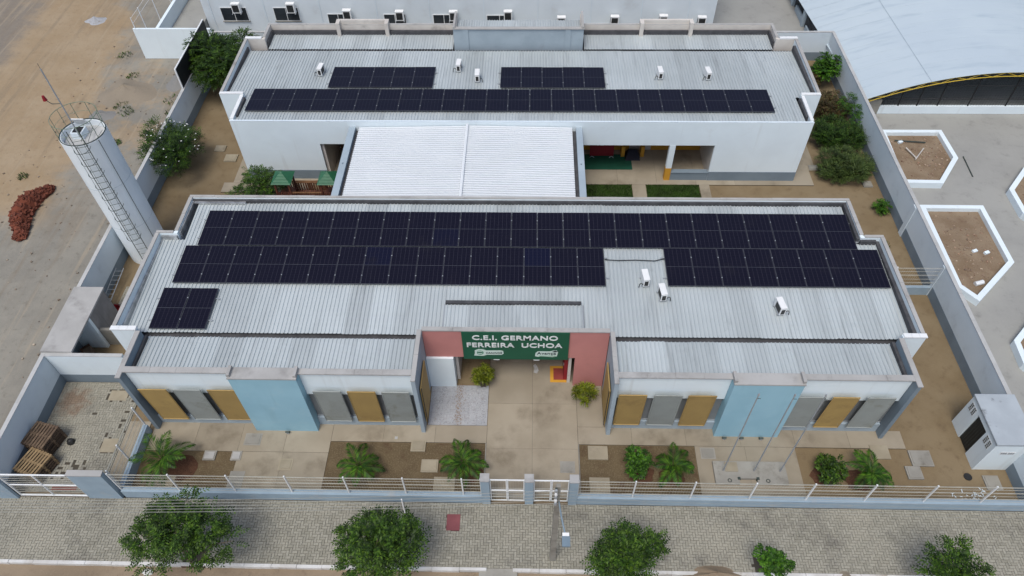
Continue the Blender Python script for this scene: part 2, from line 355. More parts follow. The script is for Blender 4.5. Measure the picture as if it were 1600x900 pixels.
def herring(name, x0, y0, x1, y1, z, holes=(), seed=1, skip=None):
    """pavers laid in herringbone; the nearest 300 are parts, the rest one part"""
    rr = random.Random(seed); W = .105; J = .009
    base = struct(MB().box(x0, y0, z-.12, x1, y1, z-.022).build(name, M['joint']))
    allp = []
    nx = int((x1-x0)/W); ny = int((y1-y0)/W)
    for i in range(-3, nx+4):
        for j in range(-3, ny+4):
            k = (i-j) % 4
            if k == 0: a = (x0+i*W, y0+j*W, 2*W, W)
            elif k == 2: a = (x0+i*W, y0+(j-1)*W, W, 2*W)
            else: continue
            ax0, ay0, ax1, ay1 = max(a[0],x0), max(a[1],y0), min(a[0]+a[2],x1), min(a[1]+a[3],y1)
            if ax1-ax0 < .03 or ay1-ay0 < .03: continue
            a = (ax0, ay0, ax1-ax0, ay1-ay0); cx, cy = ax0+a[2]/2, ay0+a[3]/2
            if any(hx0 < cx < hx1 and hy0 < cy < hy1 for hx0,hy0,hx1,hy1 in holes): continue
            if skip and skip(cx, cy, rr): continue
            allp.append((cx, cy, a[2]-J, a[3]-J))
    allp.sort(key=lambda p: p[1]**2+p[0]**2)
    def brick(mb, cx, cy, sx, sy, z0, z1, ch=.008):
        x, y = sx/2, sy/2
        mb._add([(cx-x,cy-y,z0),(cx+x,cy-y,z0),(cx+x,cy+y,z0),(cx-x,cy+y,z0),
                 (cx-x,cy-y,z1-ch),(cx+x,cy-y,z1-ch),(cx+x,cy+y,z1-ch),(cx-x,cy+y,z1-ch),
                 (cx-x+ch,cy-y+ch,z1),(cx+x-ch,cy-y+ch,z1),(cx+x-ch,cy+y-ch,z1),(cx-x+ch,cy+y-ch,z1)],
                [(0,1,5,4),(1,2,6,5),(2,3,7,6),(3,0,4,7),(4,5,9,8),(5,6,10,9),(6,7,11,10),(7,4,8,11),(8,9,10,11)])
    ms = []
    for sx, sy in ((2*W-J, W-J), (W-J, 2*W-J)):
        mb = MB(); brick(mb, 0, 0, sx, sy, -.05, 0); ms.append(mb.mesh('paver', M['paver']))
    full = [p for p in allp if max(p[2],p[3]) > 2*W-J-.001 and min(p[2],p[3]) > W-J-.001][:300]; fs_ = set(full)
    for cx, cy, sx, sy in full:
        o = add('paver', ms[0] if sx > sy else ms[1], base, (cx, cy, z+rr.uniform(-.004,.003)))
        o.rotation_euler = (rr.uniform(-.015,.015), rr.uniform(-.015,.015), rr.uniform(-.015,.015))
    mb = MB()
    for cx, cy, sx, sy in [p for p in allp if p not in fs_]: brick(mb, cx+rr.uniform(-.002,.002), cy+rr.uniform(-.002,.002), sx, sy, z-.05, z+rr.uniform(-.005,.003))
    stuff(mb.build('paver_field', M['paver'], base))
    return base
tree_x = (-12.35, -5.35, 3.6, 8.75, 15.2)
herring('sidewalk', -26, 9.12, 24, 11.6, .02, holes=[(-3.05,10.53,-2.6,11.1)]+[(x-.45,8.9,x+.45,9.75) for x in tree_x], seed=3)
herring('paved_yard', -20.4, 11.8, -16.86, 16.88, .055, holes=[(-17.65,13.5,-17.0,14.15),(-18.25,15.95,-17.4,16.5)], seed=4,
        skip=lambda x,y,r: r.random() < (.5 if (abs(x+18.6+.3*(y-12.7))<.75 and abs(y-12.75)<.32) else .3 if (abs(x+16.98)<.25 and abs(y-14.9)<.45) else .003))
herring('paved_patch', -19.75, 19.2, -16.8, 22.4, .045, seed=5)
for x in tree_x:
    struct(MB().box(x-.44, 8.98, -.1, x+.44, 9.74, -.005).build('tree_pit', M['mulch']))
tag(MB().box(-3.08,10.5,-.03,-2.57,11.13,.045).build('inspection_cover', pm('maroon_cover',(.24,.075,.08),(.20,.06,.065),2,.8)),
    'maroon rectangular cover set in the paved sidewalk', 'cover', 'inspection covers')
kerb = tag(thing('kerb', (0,9.05,-.12), 'whitewashed kerb stones between the sidewalk and the dirt street', 'kerb'))
xk = -26.0
while xk < 24:
    L = RND.uniform(.92,1.05)
    if not (-1.75 < xk+L/2 < -.35):
        o = MB().box(xk+.006, 9.0+RND.uniform(-.012,.012), -.14, xk+L-.006, 9.12, .055+RND.uniform(-.012,.012)).build('kerb_stone', M['kerb'], kerb)
    xk += L
struct(MB().prism([(-1.75,8.7),(-.35,8.7),(-.35,9.12),(-1.75,9.12)],-.13,-.01).build('kerb_ramp', M['slab']))

# concrete aprons (z .05) with soil beds left open between them
def apron(name, rects, z=.05, mat='conc'):
    for r in rects:
        base = struct(MB().box(r[0], r[1], -.07, r[2], r[3], z-.012).build(name, M['joint']))
        nx, ny = max(1, round((r[2]-r[0])/2.1)), max(1, round((r[3]-r[1])/2.1))
        for i in range(nx):
            for j in range(ny):
                a, b = (r[2]-r[0])/nx, (r[3]-r[1])/ny
                MB().box(r[0]+i*a+.004, r[1]+j*b+.004, z-.05, r[0]+(i+1)*a-.004, r[1]+(j+1)*b-.004, z+RND.uniform(-.004,.004)).build('paving_panel', M[mat], base)
apron('concrete_path', [(-15.7,13.65,-8.15,14.97),(-8.146,14.17,-1.704,14.972),(-1.7,11.84,2.06,24.5),(2.064,14.17,15.35,14.974),
                        (-11.86,11.83,-8.152,13.646),(6.8,11.83,10.86,14.166),(2.064,14.978,3.16,17.0),(-15.75,14.976,-4.25,15.0)])
apron('concrete_path', [(-16.85,11.82,-15.92,14.98)])
apron('court_paving', [(-16.5,29.98,15.5,33.0),(5.58,25.0,6.33,29.976),(-9.3,25.0,2.5,29.976),(9.25,25.0,9.8,29.976),(-17.0,29.2,-12.0,29.97)])
apron('side_path', [(15.5,31.2,15.9,39.0),(-17.3,22.3,-16.0,24.0)], .04)
# panel joints in the walkway: fine recessed lines are left to the material; edging strips are real
struct(MB().box(-1.74,11.84,0,-1.704,14.16,.07).build('path_edging', M['slab']))
struct(MB().box(2.064,11.84,0,2.1,14.16,.07).build('path_edging', M['slab']))
bed = [(-15.72,12.0,-11.88,13.63),(-8.13,11.84,-1.75,14.15),(2.11,11.84,6.78,14.15)]
for r in bed: sheet('garden_bed', *r[:2], *r[2:], .006, M['soil'])
struct(MB().box(-4.2,15.0,-.02,-1.72,16.95,.03).build('gravel_bed', M['gravel']))
pb = MB()
for _ in range(1500):
    x, y = RND.uniform(-4.15,-1.78), RND.uniform(15.05,16.85); r = RND.uniform(.012,.03)
    if abs(x+2.95+.1*math.sin(y*4)) < .12: continue
    pb._add([(x-r,y,.03),(x,y-r,.03),(x+r,y,.03),(x,y+r,.03),(x,y,.03+r)],[(0,1,4),(1,2,4),(2,3,4),(3,0,4)])
stuff(pb.build('pebbles', M['pebble'])); bpy.data.objects['pebbles']['label'] = 'loose pale pebbles spread on the gravel bed by the entrance'; bpy.data.objects['pebbles']['category'] = 'gravel'
lt = MB()
for _ in range(260):
    x = -2.95+RND.gauss(0,.1); y = RND.uniform(15.0,17.0)
    a = RND.uniform(0,6.3); l = .06; lt._add([(x,y,.04),(x+l*math.cos(a),y+l*math.sin(a),.05),(x+l*math.cos(a+.6)*.6,y+l*math.sin(a+.6)*.6,.045)],[(0,1,2)])
tag(stuff(lt.build('leaf_litter', pm('dry_leaf',(.30,.2,.13),(.22,.14,.09),4,.9,irand=.3))), 'dry brown leaves drifted in a line across the pale gravel', 'leaf litter')

# lawns in the court
def lawn(x0, y0, x1, y1, label):
    MBx = MB(); rr = random.Random(int(x0*10))
    for _ in range(9000):
        x, y = rr.uniform(x0,x1), rr.uniform(max(y0,28.0),y1); h = rr.uniform(.05,.12); a = rr.uniform(0,6.28)
        dx, dy = .012*math.cos(a), .012*math.sin(a); lx, ly = rr.uniform(-.04,.04), rr.uniform(-.04,.04)
        MBx._add([(x-dx,y-dy,.02),(x+dx,y+dy,.02),(x+lx,y+ly,.02+h)],[(0,1,2)])
    struct(MB().box(x0,y0,-.02,x1,y1,.02).build('lawn_bed', M['grassbed']))
    tag(stuff(MBx.build('lawn_grass', M['grass'])), label, 'grass')
lawn(2.55,25.0,5.56,29.96,'short green grass of the lawn beside the white court roof')
lawn(6.35,25.0,9.22,29.96,'short green grass of the lawn in front of the white column')

# ------------------------------------------------------------------ roof sheets
def sheet_mesh(name, mat, ribs=6, pitch=.98/6, h=.042):
    mb = MB(); prof = []
    for k in range(ribs):
        b = k*pitch
        q = pitch/.245; prof += [(b,0),(b+.085*q,0),(b+.11*q,h),(b+.15*q,h),(b+.175*q,0)]
    prof.append((ribs*pitch+.012, .002))
    n = len(prof); ys = [0, 1]
    for y in ys: mb.v += [(x, y, z) for x, z in prof]
    mb.f = [(i, i+1, n+i+1, n+i) for i in range(n-1)]
    return mb.mesh(name, mat)
SHEET = sheet_mesh('roofing_sheet', M['sheet'])
def lay_sheets(parent, x0, x1, yfn, zfn, mesh=SHEET, width=.98):
    """sheets run along Y from yfn(x)[0] to yfn(x)[1]; zfn(Y) gives height"""
    n = max(1, round((x1-x0)/width)); wd = (x1-x0)/n
    for i in range(n):
        xa = x0+i*wd; y0, y1 = yfn(xa+wd/2)
        L = math.hypot(y1-y0, zfn(y1)-zfn(y0))
        o = add('roofing_sheet', mesh, parent, (xa, y0+RND.uniform(-.015,.015), zfn(y0)+RND.uniform(0,.004)))
        o.scale = (wd/.98, L, 1); o.rotation_euler = (math.atan2(zfn(y1)-zfn(y0), y1-y0), 0, 0)

def walls(parent, rects, mat, name='wall'):
    for r in rects:
        MB().box(*r).build(name, M[mat], parent)
def copings(parent, rects, z=4.0, mat='coping', ov=.008, h=.05, step=1.15):
    """coping stones along each run"""
    for x0,y0,x1,y1 in rects:
        lx, ly = x1-x0, y1-y0; n = max(1, round(max(lx,ly)/step))
        for i in range(n):
            a, b = i/n, (i+1)/n; g = .003
            if lx >= ly: q = (x0+lx*a+g, y0-ov, x0+lx*b-g, y1+ov)
            else: q = (x0-ov, y0+ly*a+g, x1+ov, y0+ly*b-g)
            MB().box(q[0], q[1], z, q[2], q[3], z+h+RND.uniform(-.008,.008)).build('coping_stone', M[mat], parent)

# ------------------------------------------------------------------ front building
FB = thing('school_building', (-.55,15.0,0), 'low white school building with salmon entrance under a green sign, nearest the street', 'building')
fz = lambda Y: 3.45+.045*(Y-17.05)
walls(FB, [(-16.65,17.004,0,-16.5,22.2,4.0),(15.27,17.004,0,15.42,22.2,4.0),
           (-16.65,22.204,0,-15.7,22.35,4.0),(14.42,22.204,0,15.42,22.35,4.0),
           (-15.85,22.354,0,-15.7,24.5,4.0),(14.42,22.354,0,14.57,24.5,4.0),
           (-15.85,24.504,0,-3.2,24.65,4.0),(1.75,24.504,0,14.57,24.65,4.0),(-3.196,24.506,2.4,1.746,24.648,4.0),
           (-16.65,16.85,0,-15.63,17.0,4.0),(14.53,16.85,0,15.42,17.0,4.0)], 'white')
# street front: white band, sill, fins
for x0, x1 in ((-15.44,-11.36),(-8.74,-4.42),(3.38,7.64),(10.26,14.34)):
    MB().box(x0,14.95,2.45,x1,15.1,3.97).build('wall', M['white'], FB)
    MB().box(x0,14.95,0,x1,15.1,.62).build('sill_wall', M['innerblue'], FB)
    w_ = MB().box(x0,15.06,.624,x1,15.1,2.446).build('window', M['recess'], FB)
    n = 3
    for i in range(n):
        a = x0+(x1-x0)*i/n+.06; b = x0+(x1-x0)*(i+1)/n-.06
        MB().box(a,15.045,.72,b,15.057,2.36).build('pane', M['louvre'], w_)
    MB().box(x0,15.03,.62,x1,15.058,.70).build('window_frame', M['galv'], w_)
for x in (-15.62,-4.42,3.22,14.36): 
    MB().box(x,14.62,0,x+.16,17.0 if abs(x)<6 else 16.846,3.97).build('fin_wall', M['innerblue'] if abs(x)<6 else M['greyblue'], FB)
for x0, x1 in ((-11.35,-8.75),(7.65,10.25)):
    b_ = MB().box(x0,14.62,0,x1,15.1,3.98).build('pilaster_block', M['skyblue'], FB)
    MB().box(x0-.02,14.6,3.984,x1+.02,15.12,4.05).build('block_cap', M['coping'], b_)
    for xe in (x0-.02, x1-.1): MB().box(xe,14.66,4.052,xe+.12,15.1,4.2).build('cap_stub', M['coping'], b_)
copings(FB, [(-15.46,14.87,-11.36,15.11),(-8.74,14.87,-4.43,15.11),(3.39,14.87,7.64,15.11),(10.26,14.87,14.35,15.11)], 3.974)
copings(FB, [(-15.64,14.6,-15.46,16.82),(-4.42,14.6,-4.26,17.0),(3.22,14.6,3.38,17.0),(14.36,14.6,14.54,16.82)], 3.975)
copings(FB, [(-16.65,17.05,-16.5,22.2),(15.27,17.05,15.42,22.2),(-16.65,22.22,-15.88,22.34),(14.6,22.22,15.42,22.34),
             (-15.85,22.37,-15.7,24.5),(14.42,22.37,14.57,24.5),(-15.85,24.53,14.57,24.65)], 4.003)
for x0, x1 in ((-16.68,-15.64),(14.56,15.46)):
    for i in range(3):
        a = x0+(x1-x0)*i/3; MB().box(a+.004,16.83,4.003,a+(x1-x0)/3-.004,17.03,4.06).build('cap_tile', M['white_clean'], FB)
# entrance
MB().box(-4.25,17.004,2.15,3.2,17.14,3.95).build('entrance_beam', M['pink'], FB)
MB().box(1.92,17.004,0,3.2,17.14,2.146).build('entrance_wall', M['pink'], FB)
MB().box(-4.25,16.9,0,-3.12,17.3,2.146).build('entrance_box', M['white'], FB)
MB().box(-3.1,17.3,0,-2.98,24.5,2.5).build('passage_wall', M['beige'], FB)
MB().box(1.68,17.144,0,1.8,24.5,2.5).build('passage_wall', M['beige'], FB)
MB().box(-4.2,17.145,2.5,3.2,24.5,2.58).build('ceiling', M['beige'], FB)
copings(FB, [(-4.26,16.98,3.21,17.16)], 3.953, step=1.3)
dr = MB().box(1.52,17.3,.05,1.676,18.2,2.1).build('door', M['red'], FB); MB().box(1.49,17.4,1.0,1.518,17.46,1.14).build('handle', M['galv'], dr)
# roof
rf = MB().prism([(-16.5,17.15),(15.27,17.15),(15.27,22.2),(14.42,22.2),(14.42,24.5),(-15.7,24.5),(-15.7,22.2),(-16.5,22.2)],3.2,3.28).build('roof', M['bitumen'], FB)
MB().box(-15.46,15.1,3.15,-4.42,17.15,3.21).build('roof_deck', M['bitumen'], rf); MB().box(3.38,15.1,3.15,14.36,17.15,3.21).build('roof_deck', M['bitumen'], rf)
lay_sheets(rf, -16.42, 15.2, lambda x: (17.16, 22.12 if (x < -15.7 or x > 14.4) else 24.38), fz)
gz = lambda Y: 3.40+.03*(17-Y)
for a, b in ((-15.42,-4.5),(3.44,14.32)): lay_sheets(rf, a, b, lambda x: (15.14, 16.97), gz)
for a, b in ((-15.62,-4.45),(3.4,14.5)):
    MB().box(a,16.96,3.26,b,17.2,3.3).build('gutter', M['bitumen'], rf)
# flashings inside the parapets
for q, mt in (((-15.7,24.4,3.62,14.42,24.5,3.95),'bitumen'),((15.12,17.2,3.42,15.268,22.2,3.8),'bitumen'),((14.28,22.22,3.6,14.418,24.5,3.93),'bitumen'),
              ((14.42,22.08,3.6,15.1,22.2,3.9),'bitumen'),((-16.498,17.1,3.42,-16.42,22.2,3.7),'foil'),((-15.698,22.36,3.6,-15.62,24.4,3.92),'foil'),
              ((-16.42,22.1,3.6,-15.72,22.2,3.9),'foil'),((-15.46,15.1,3.3,-15.38,16.9,3.6),'bitumen'),((14.24,15.1,3.3,14.356,16.9,3.65),'bitumen')):
    MB().box(*q).build('flashing', M[mt], rf)
MB().box(-15.6,24.28,3.82,-13.2,24.4,3.9).build('flashing', M['foil'], rf)
# small raised canopy behind the sign, with its own gutter
lay_sheets(rf, -3.45, 2.2, lambda x: (17.16, 18.58), lambda Y: 3.62+.01*(Y-17))
MB().box(-3.45,18.6,3.5,2.15,18.74,3.73).build('gutter', M['bitumen'], rf)
for xa in (-3.5,2.18): MB().box(xa,17.16,3.44,xa+.05,18.6,3.64).build('canopy_cheek', M['galv'], rf)

# brise panels
def brise(x0, x1, mat, label):
    t = thing('sun_screen_panel', ((x0+x1)/2,14.74,.55), label, 'sun screen', 'perforated sun screens on the street front')
    # screen leans: top a little further out than the foot
    p = MB(); yb, yt, z0, z1 = 14.86, 14.72, .52, 3.02
    p._add([(x0+.03,yb,z0),(x1-.03,yb,z0),(x1-.03,yt,z1),(x0+.03,yt,z1),(x0+.03,yb+.02,z0),(x1-.03,yb+.02,z0),(x1-.03,yt+.02,z1),(x0+.03,yt+.02,z1)],
           [(0,1,2,3),(5,4,7,6),(4,0,3,7),(1,5,6,2),(3,2,6,7),(4,5,1,0)])
    p.build('screen', M[mat], t)
    fr = MB()
    def bar(a, b): fr.tube(a, b, .028, 4)
    bar((x0,yb,z0),(x0,yt,z1)); bar((x1,yb,z0),(x1,yt,z1)); bar((x0,yb,z0),(x1,yb,z0)); bar((x0,yt,z1),(x1,yt,z1))
    fr.build('frame', M[mat], t)
    for x in (x0+.1,x1-.1):
        for z in (.8,2.7): MB().tube((x,14.85-.05*(z-.6),z),(x,15.0,z),.015,4).build('bracket', M['galv'], t)
BR = [(-15.2,-14.12,'y'),(-13.85,-12.77,'g'),(-12.48,-11.4,'y'),(-8.34,-7.28,'g'),(-7.0,-5.94,'y'),(-5.67,-4.62,'g'),
      (3.5,4.54,'y'),(4.85,5.9,'g'),(6.16,7.2,'y'),(10.28,11.34,'g'),(11.64,12.62,'y'),(12.96,13.98,'g')]
BL = ['ochre perforated sun screen beside the far left end fin of the front','grey perforated sun screen between two ochre ones on the left end bay',
      'ochre perforated sun screen against the left edge of the left blue block','grey perforated sun screen just right of the left blue block',
      'ochre perforated sun screen between two grey ones left of the entrance','grey perforated sun screen closest to the entrance on its left side',
      'ochre perforated sun screen closest to the entrance on its right side','grey perforated sun screen between two ochre ones right of the entrance',
      'ochre perforated sun screen against the left edge of the right blue block','grey perforated sun screen just right of the right blue block, behind a flagpole',
      'ochre perforated sun screen between two grey ones on the right end bay','grey perforated sun screen beside the far right end fin of the front']
for (a,b,c), l in zip(BR, BL): brise(a, b, 'brise_'+c, l)
# side screens inside the entrance recess
for x, s, l in ((-4.22,1,'ochre screen fixed along the left side wall of the entrance recess'),(3.18,-1,'ochre screen fixed along the right side wall of the entrance recess')):
    t = thing('sun_screen_panel', (x,15.8,.3), l, 'sun screen', 'perforated sun screens on the street front')
    MB().box(min(x,x+.05*s),14.95,.35,max(x,x+.05*s),16.3,2.9).build('screen', M['brise_y'], t)
    MB().box(min(x+.05*s,x+.07*s),14.92,.32,max(x+.05*s,x+.07*s),14.97,2.93).build('frame', M['black'], t)

# ------------------------------------------------------------------ sign
def text_mesh(name, body, width, cap, mat, parent, cx, y, z, bold=.02, extr=.008):
    cu = bpy.data.curves.new(name, 'FONT'); cu.body = body; cu.align_x = 'CENTER'; cu.align_y = 'CENTER'; cu.size = 1.0
    cu.offset = bold; cu.extrude = .02; cu.space_character = 1.06
    tmp = bpy.data.objects.new(name+'_tmp', cu); COL.objects.link(tmp)
    bpy.context.view_layer.update()
    me = bpy.data.meshes.new_from_object(tmp.evaluated_get(bpy.context.evaluated_depsgraph_get()))
    bpy.data.objects.remove(tmp); bpy.data.curves.remove(cu)
    xs = [v.co.x for v in me.vertices]; ys = [v.co.y for v in me.vertices]
    sx = width/(max(xs)-min(xs)); sy = cap/(max(ys)-min(ys)); mx = (max(xs)+min(xs))/2; my = (max(ys)+min(ys))/2
    for v in me.vertices:
        a, b_, c = v.co; v.co = (cx+(a-mx)*sx, y-c/.02*extr, z+(b_-my)*sy)
    me.update(); me.materials.clear(); me.materials.append(mat); me.name = name
    return add(name, me, parent)
SG = thing('name_sign', (-.55,16.95,2.1), 'green signboard with white school name above the entrance', 'sign')
MB().prism([(0,0)]*3,0,0) if False else None
MB().box(-2.68,16.94,2.1,1.62,17.0,3.955).build('board', M['signgreen'], SG)
text_mesh('lettering', 'C.E.I. GERMANO', 3.42, .30, M['signwhite'], SG, -.55, 16.932, 3.61)
text_mesh('lettering', 'FERREIRA  UCHOA', 3.86, .30, M['signwhite'], SG, -.57, 16.932, 3.11)
def plaque(pts, parent, y, mat, name):
    n = len(pts); mb = MB()
    mb._add([(x,y,z) for x,z in pts]+[(x,y+.006,z) for x,z in pts], [tuple(range(n)), tuple(range(2*n-1,n-1,-1))]+[(i,n+i,n+(i+1)%n,(i+1)%n) for i in range(n)])
    return mb.build(name, mat, parent)
lg = plaque([(-2.24,2.36),(-1.86,2.34),(-1.72,2.42),(-1.1,2.43),(-1.02,2.52),(-1.04,2.7),(-1.14,2.74),(-1.72,2.72),(-1.84,2.8),(-2.05,2.82),(-2.2,2.72),(-2.2,2.52)], SG, 16.932, M['signpale'], 'town_logo')
ring = [(-1.98+.14*math.cos(a*math.pi/8),2.58+.15*math.sin(a*math.pi/8)) for a in range(16)]
em = plaque(ring, lg, 16.925, pm('emblem_green',(.12,.30,.2),None,1,.5), 'emblem'); 
for k in range(3): plaque([(-2.08,2.5+.07*k),(-1.9,2.52+.07*k),(-1.9,2.55+.07*k),(-2.08,2.53+.07*k)], lg, 16.92, M['signpale'] if k != 1 else M['signdark'], 'emblem_stripe')
text_mesh('logo_text', 'CANINDÉ', .66, .15, M['signdark'], lg, -1.42, 16.928, 2.575, .015, .004)
rg = plaque([(.26,2.36),(.4,2.32),(.5,2.35),(.98,2.31),(1.16,2.36),(1.2,2.66),(1.14,2.78),(1.0,2.76),(.84,2.7),(.38,2.7),(.28,2.58)], SG, 16.932, M['signpale'], 'programme_logo')
text_mesh('logo_text', 'Avança', .78, .22, M['signdark'], rg, .73, 16.928, 2.55, .012, .004)
plaque([(.96,2.7),(1.08,2.66),(1.19,2.71),(1.08,2.77)], rg, 16.922, M['signdark'], 'logo_cap')
plaque([(.42,2.37),(1.1,2.36),(1.1,2.405),(.42,2.41)], rg, 16.926, pm('logo_line',(.25,.42,.3),None,1,.5), 'logo_line')
for x in (-1.45,.2): MB().box(x,16.95,2.02,x+.25,17.0,2.1).build('sign_bracket', M['signwhite'], SG)

# ------------------------------------------------------------------ rear building
RB = thing('rear_school_building', (-.6,30.4,0), 'low white school building behind the court, with one long row of solar panels', 'building')
rz = lambda Y: 3.78-.045*(Y-30.6)
H = 3.93
walls(RB, [(-15.6,30.35,0,-11.2,30.45,H),(-11.2,30.35,2.47,2.65,30.45,H),(2.65,30.35,2.46,9.7,30.45,H),(9.7,30.35,0,14.42,30.45,H),(-9.0,30.35,0,2.3,30.5,2.465),
           (-15.6,30.504,0,-15.45,32.6,H),(14.27,30.504,0,14.42,32.6,H),(-16.75,32.604,0,-15.45,32.75,4.0),(14.27,32.604,0,15.3,32.75,4.0),
           (-16.75,32.754,0,-16.6,38.0,4.0),(15.15,32.754,0,15.3,38.0,4.0)], 'white')
walls(RB, [(-16.75,38.004,0,-15.6,38.15,4.0),(14.1,38.004,0,15.3,38.15,4.0),(-15.75,38.154,0,-15.6,39.5,4.0),(14.1,38.154,0,14.25,39.5,4.0),
           (-15.75,39.504,0,14.25,39.65,4.0)], 'beige')
walls(RB, [(-15.61,30.335,0,-11.2,30.348,.66),(9.7,30.335,0,14.43,30.348,.66),(-15.612,30.35,0,-15.602,32.6,.66),(14.422,30.35,0,14.432,32.6,.66)], 'greyblue', 'skirting_band')
# openings in the court front
pc = MB().box(7.35,30.34,.9,7.66,30.6,2.456).build('column', M['white'], RB); MB().box(7.345,30.335,.0,7.665,30.605,.9).build('column_base', M['yellow'], pc)
MB().box(7.668,30.36,0,9.698,30.6,.55).build('low_wall', M['greyblue'], RB); MB().box(7.668,30.33,.554,9.698,30.63,.6).build('low_wall_cap', M['greyblue'], RB)
MB().box(2.3,32.95,0,9.85,33.1,3.0).build('recess_wall', M['beige'], RB)
for a, b in ((2.4,5.65),(6.9,9.7)): MB().box(a,32.93,.051,b,32.947,.95).build('recess_dado', M['yellow'], RB)
MB().box(9.7,30.5,0,9.85,32.94,3.0).build('recess_wall', M['beige'], RB); MB().box(2.3,30.5,0,2.42,32.94,3.0).build('recess_wall', M['beige'], RB)
MB().box(-11.2,30.5,0,-11.05,33,3.0).build('recess_wall', M['beige'], RB); MB().box(-11.2,33.0,0,-9.0,33.15,3.0).build('recess_wall', M['beige'], RB)
MB().box(-11.0,32.96,.05,-9.0,32.995,1.6).build('recess_dado', M['pot_orange'], RB)
MB().box(-11.2,30.5,3.0,9.85,33.1,3.06).build('ceiling', M['beige'], RB)
copings(RB, [(-15.62,30.36,14.43,30.44)], H+.003, 'palewall', .012, .025, 2.4)
copings(RB, [(-15.62,30.53,-15.46,32.6),(14.28,30.53,14.43,32.6)], H+.003, 'white_clean', .01, .04)
copings(RB, [(-16.75,32.62,-15.46,32.76),(14.28,32.62,15.3,32.76)], 4.003, 'white_clean', .02, .05)
copings(RB, [(-16.75,32.8,-16.6,38.0),(15.15,32.8,15.3,38.0),(-15.75,38.2,-15.6,39.5),(14.1,38.2,14.25,39.5),(-15.75,39.53,14.25,39.65)], 4.003)
for x0, x1 in ((-16.76,-15.8),(14.3,15.32)):
    MB().box(x0,38.0,4.003,x1,38.2,4.07).build('cap_tile', M['white_clean'], RB)
for x in (-11.6,-8.7,6.4,9.3): MB().box(x,39.2,3.3,x+.22,39.72,4.3).build('parapet_pier', M['beige'], RB)
for x0, x1 in ((-11.38,-8.7),(6.62,9.3)): MB().box(x0,39.6,3.98,x1,39.76,4.28).build('parapet_step', M['beige'], RB)
rf2 = MB().prism([(-15.45,30.5),(14.27,30.5),(14.27,32.75),(15.15,32.75),(15.15,38),(14.1,38),(14.1,39.5),(-15.6,39.5),(-15.6,38),(-16.6,38),(-16.6,32.75),(-15.45,32.75)],3.1,3.18).build('roof', M['bitumen'], RB)
lay_sheets(rf2, -16.52, 15.08, lambda x: (32.85 if (x < -15.45 or x > 14.27) else 30.47, 37.62), rz)
for a, b in ((-15.5,-4.6),(3.1,14.0)): lay_sheets(rf2, a, b, lambda x: (37.86, 39.4), lambda Y: 3.42+.03*(Y-37.86))
MB().box(-16.5,37.6,3.3,15.05,37.88,3.34).build('gutter', M['bitumen'], rf2)
for q in ((-15.6,39.35,3.4,-4.6,39.5,3.72),(3.1,39.35,3.4,14.1,39.5,3.72),(15.0,32.8,3.3,15.148,37.6,3.85),(-16.6,32.8,3.5,-16.52,37.6,3.75),(-15.45,30.9,3.6,-15.35,32.5,3.9),
          (14.15,30.9,3.6,14.27,32.5,3.9),(-15.6,38.16,3.4,-15.5,39.35,3.75),(14.0,38.16,3.4,14.1,39.35,3.75)):
    MB().box(*q).build('flashing', M['bitumen'], rf2)
# raised blue box on the roof
tb = MB().box(-4.5,37.95,3.3,3.0,38.1,4.68).build('roof_box', M['innerblue'], RB)
for q in ((-4.5,38.1,3.3,-4.35,39.6,4.68),(2.85,38.1,3.3,3.0,39.6,4.68)): MB().box(*q).build('roof_box_side', M['beige'], tb)
for x in (-3.95,1.95): MB().box(x,37.9,3.3,x+.32,37.948,4.68).build('roof_box_pier', M['innerblue'], tb)
MB().box(-4.55,37.88,4.684,3.05,38.12,4.74).build('roof_box_cap', M['coping'], tb)
for s in range(8): 
    o = add('roofing_sheet', SHEET, tb, (-4.35+s*.9,38.15,4.3)); o.scale = (.92,1.4,1); o.location = o.location-ORG.get(tb.name, Vector())
for xe in (-4.5,2.88): MB().box(xe,37.9,4.744,xe+.12,39.6,4.86).build('roof_box_cap', M['coping'], tb)

# ------------------------------------------------------------------ court roof between the buildings
CR = thing('court_roof', (-3.3,27.7,0), 'white corrugated gable roof over the court between the two buildings', 'roof')
RIDGE, XE0, XE1, YA, YB = -3.25, -8.88, 2.14, 24.72, 30.3
ze, zr = 3.55, 3.78
def box_rib_mesh(name, mat, ribs, pitch, h):
    mb = MB(); prof = []
    for k in range(ribs):
        b = k*pitch; prof += [(b,0),(b+.3*pitch,0),(b+.36*pitch,h),(b+.86*pitch,h),(b+.92*pitch,0)]
    prof.append((ribs*pitch,0)); n = len(prof)
    for y in (0,1): mb.v += [(x,y,z) for x,z in prof]
    mb.f = [(i,i+1,n+i+1,n+i) for i in range(n-1)]
    return mb.mesh(name, mat)
SW = box_rib_mesh('court_sheet', M['sheet_white'], 5, .16, .085)
nsh = 7; wd = (YB-YA)/nsh
for side in (0,1):
    xe = XE0 if side == 0 else XE1
    for i in range(nsh):
        L = math.hypot(RIDGE-xe, zr-ze)
        o = add('roofing_sheet', SW, CR); sl_ = (zr-ze)/(RIDGE-xe)
        # local X -> world Y, local Y (length) -> world X
        ux = Vector((0,1,0)); uy = Vector((RIDGE-xe,0,zr-ze)).normalized(); uz = Vector((0,0,1)) if True else None
        ws = wd/(5*.16)
        Mx = Matrix(((ux.x*ws, uy.x*L, 0, xe), (ux.y*ws, uy.y*L, 0, YA+i*wd), (ux.z*ws, uy.z*L, 1, ze), (0,0,0,1)))
        o.matrix_local = Matrix.Translation(-ORG[CR.name]) @ Mx
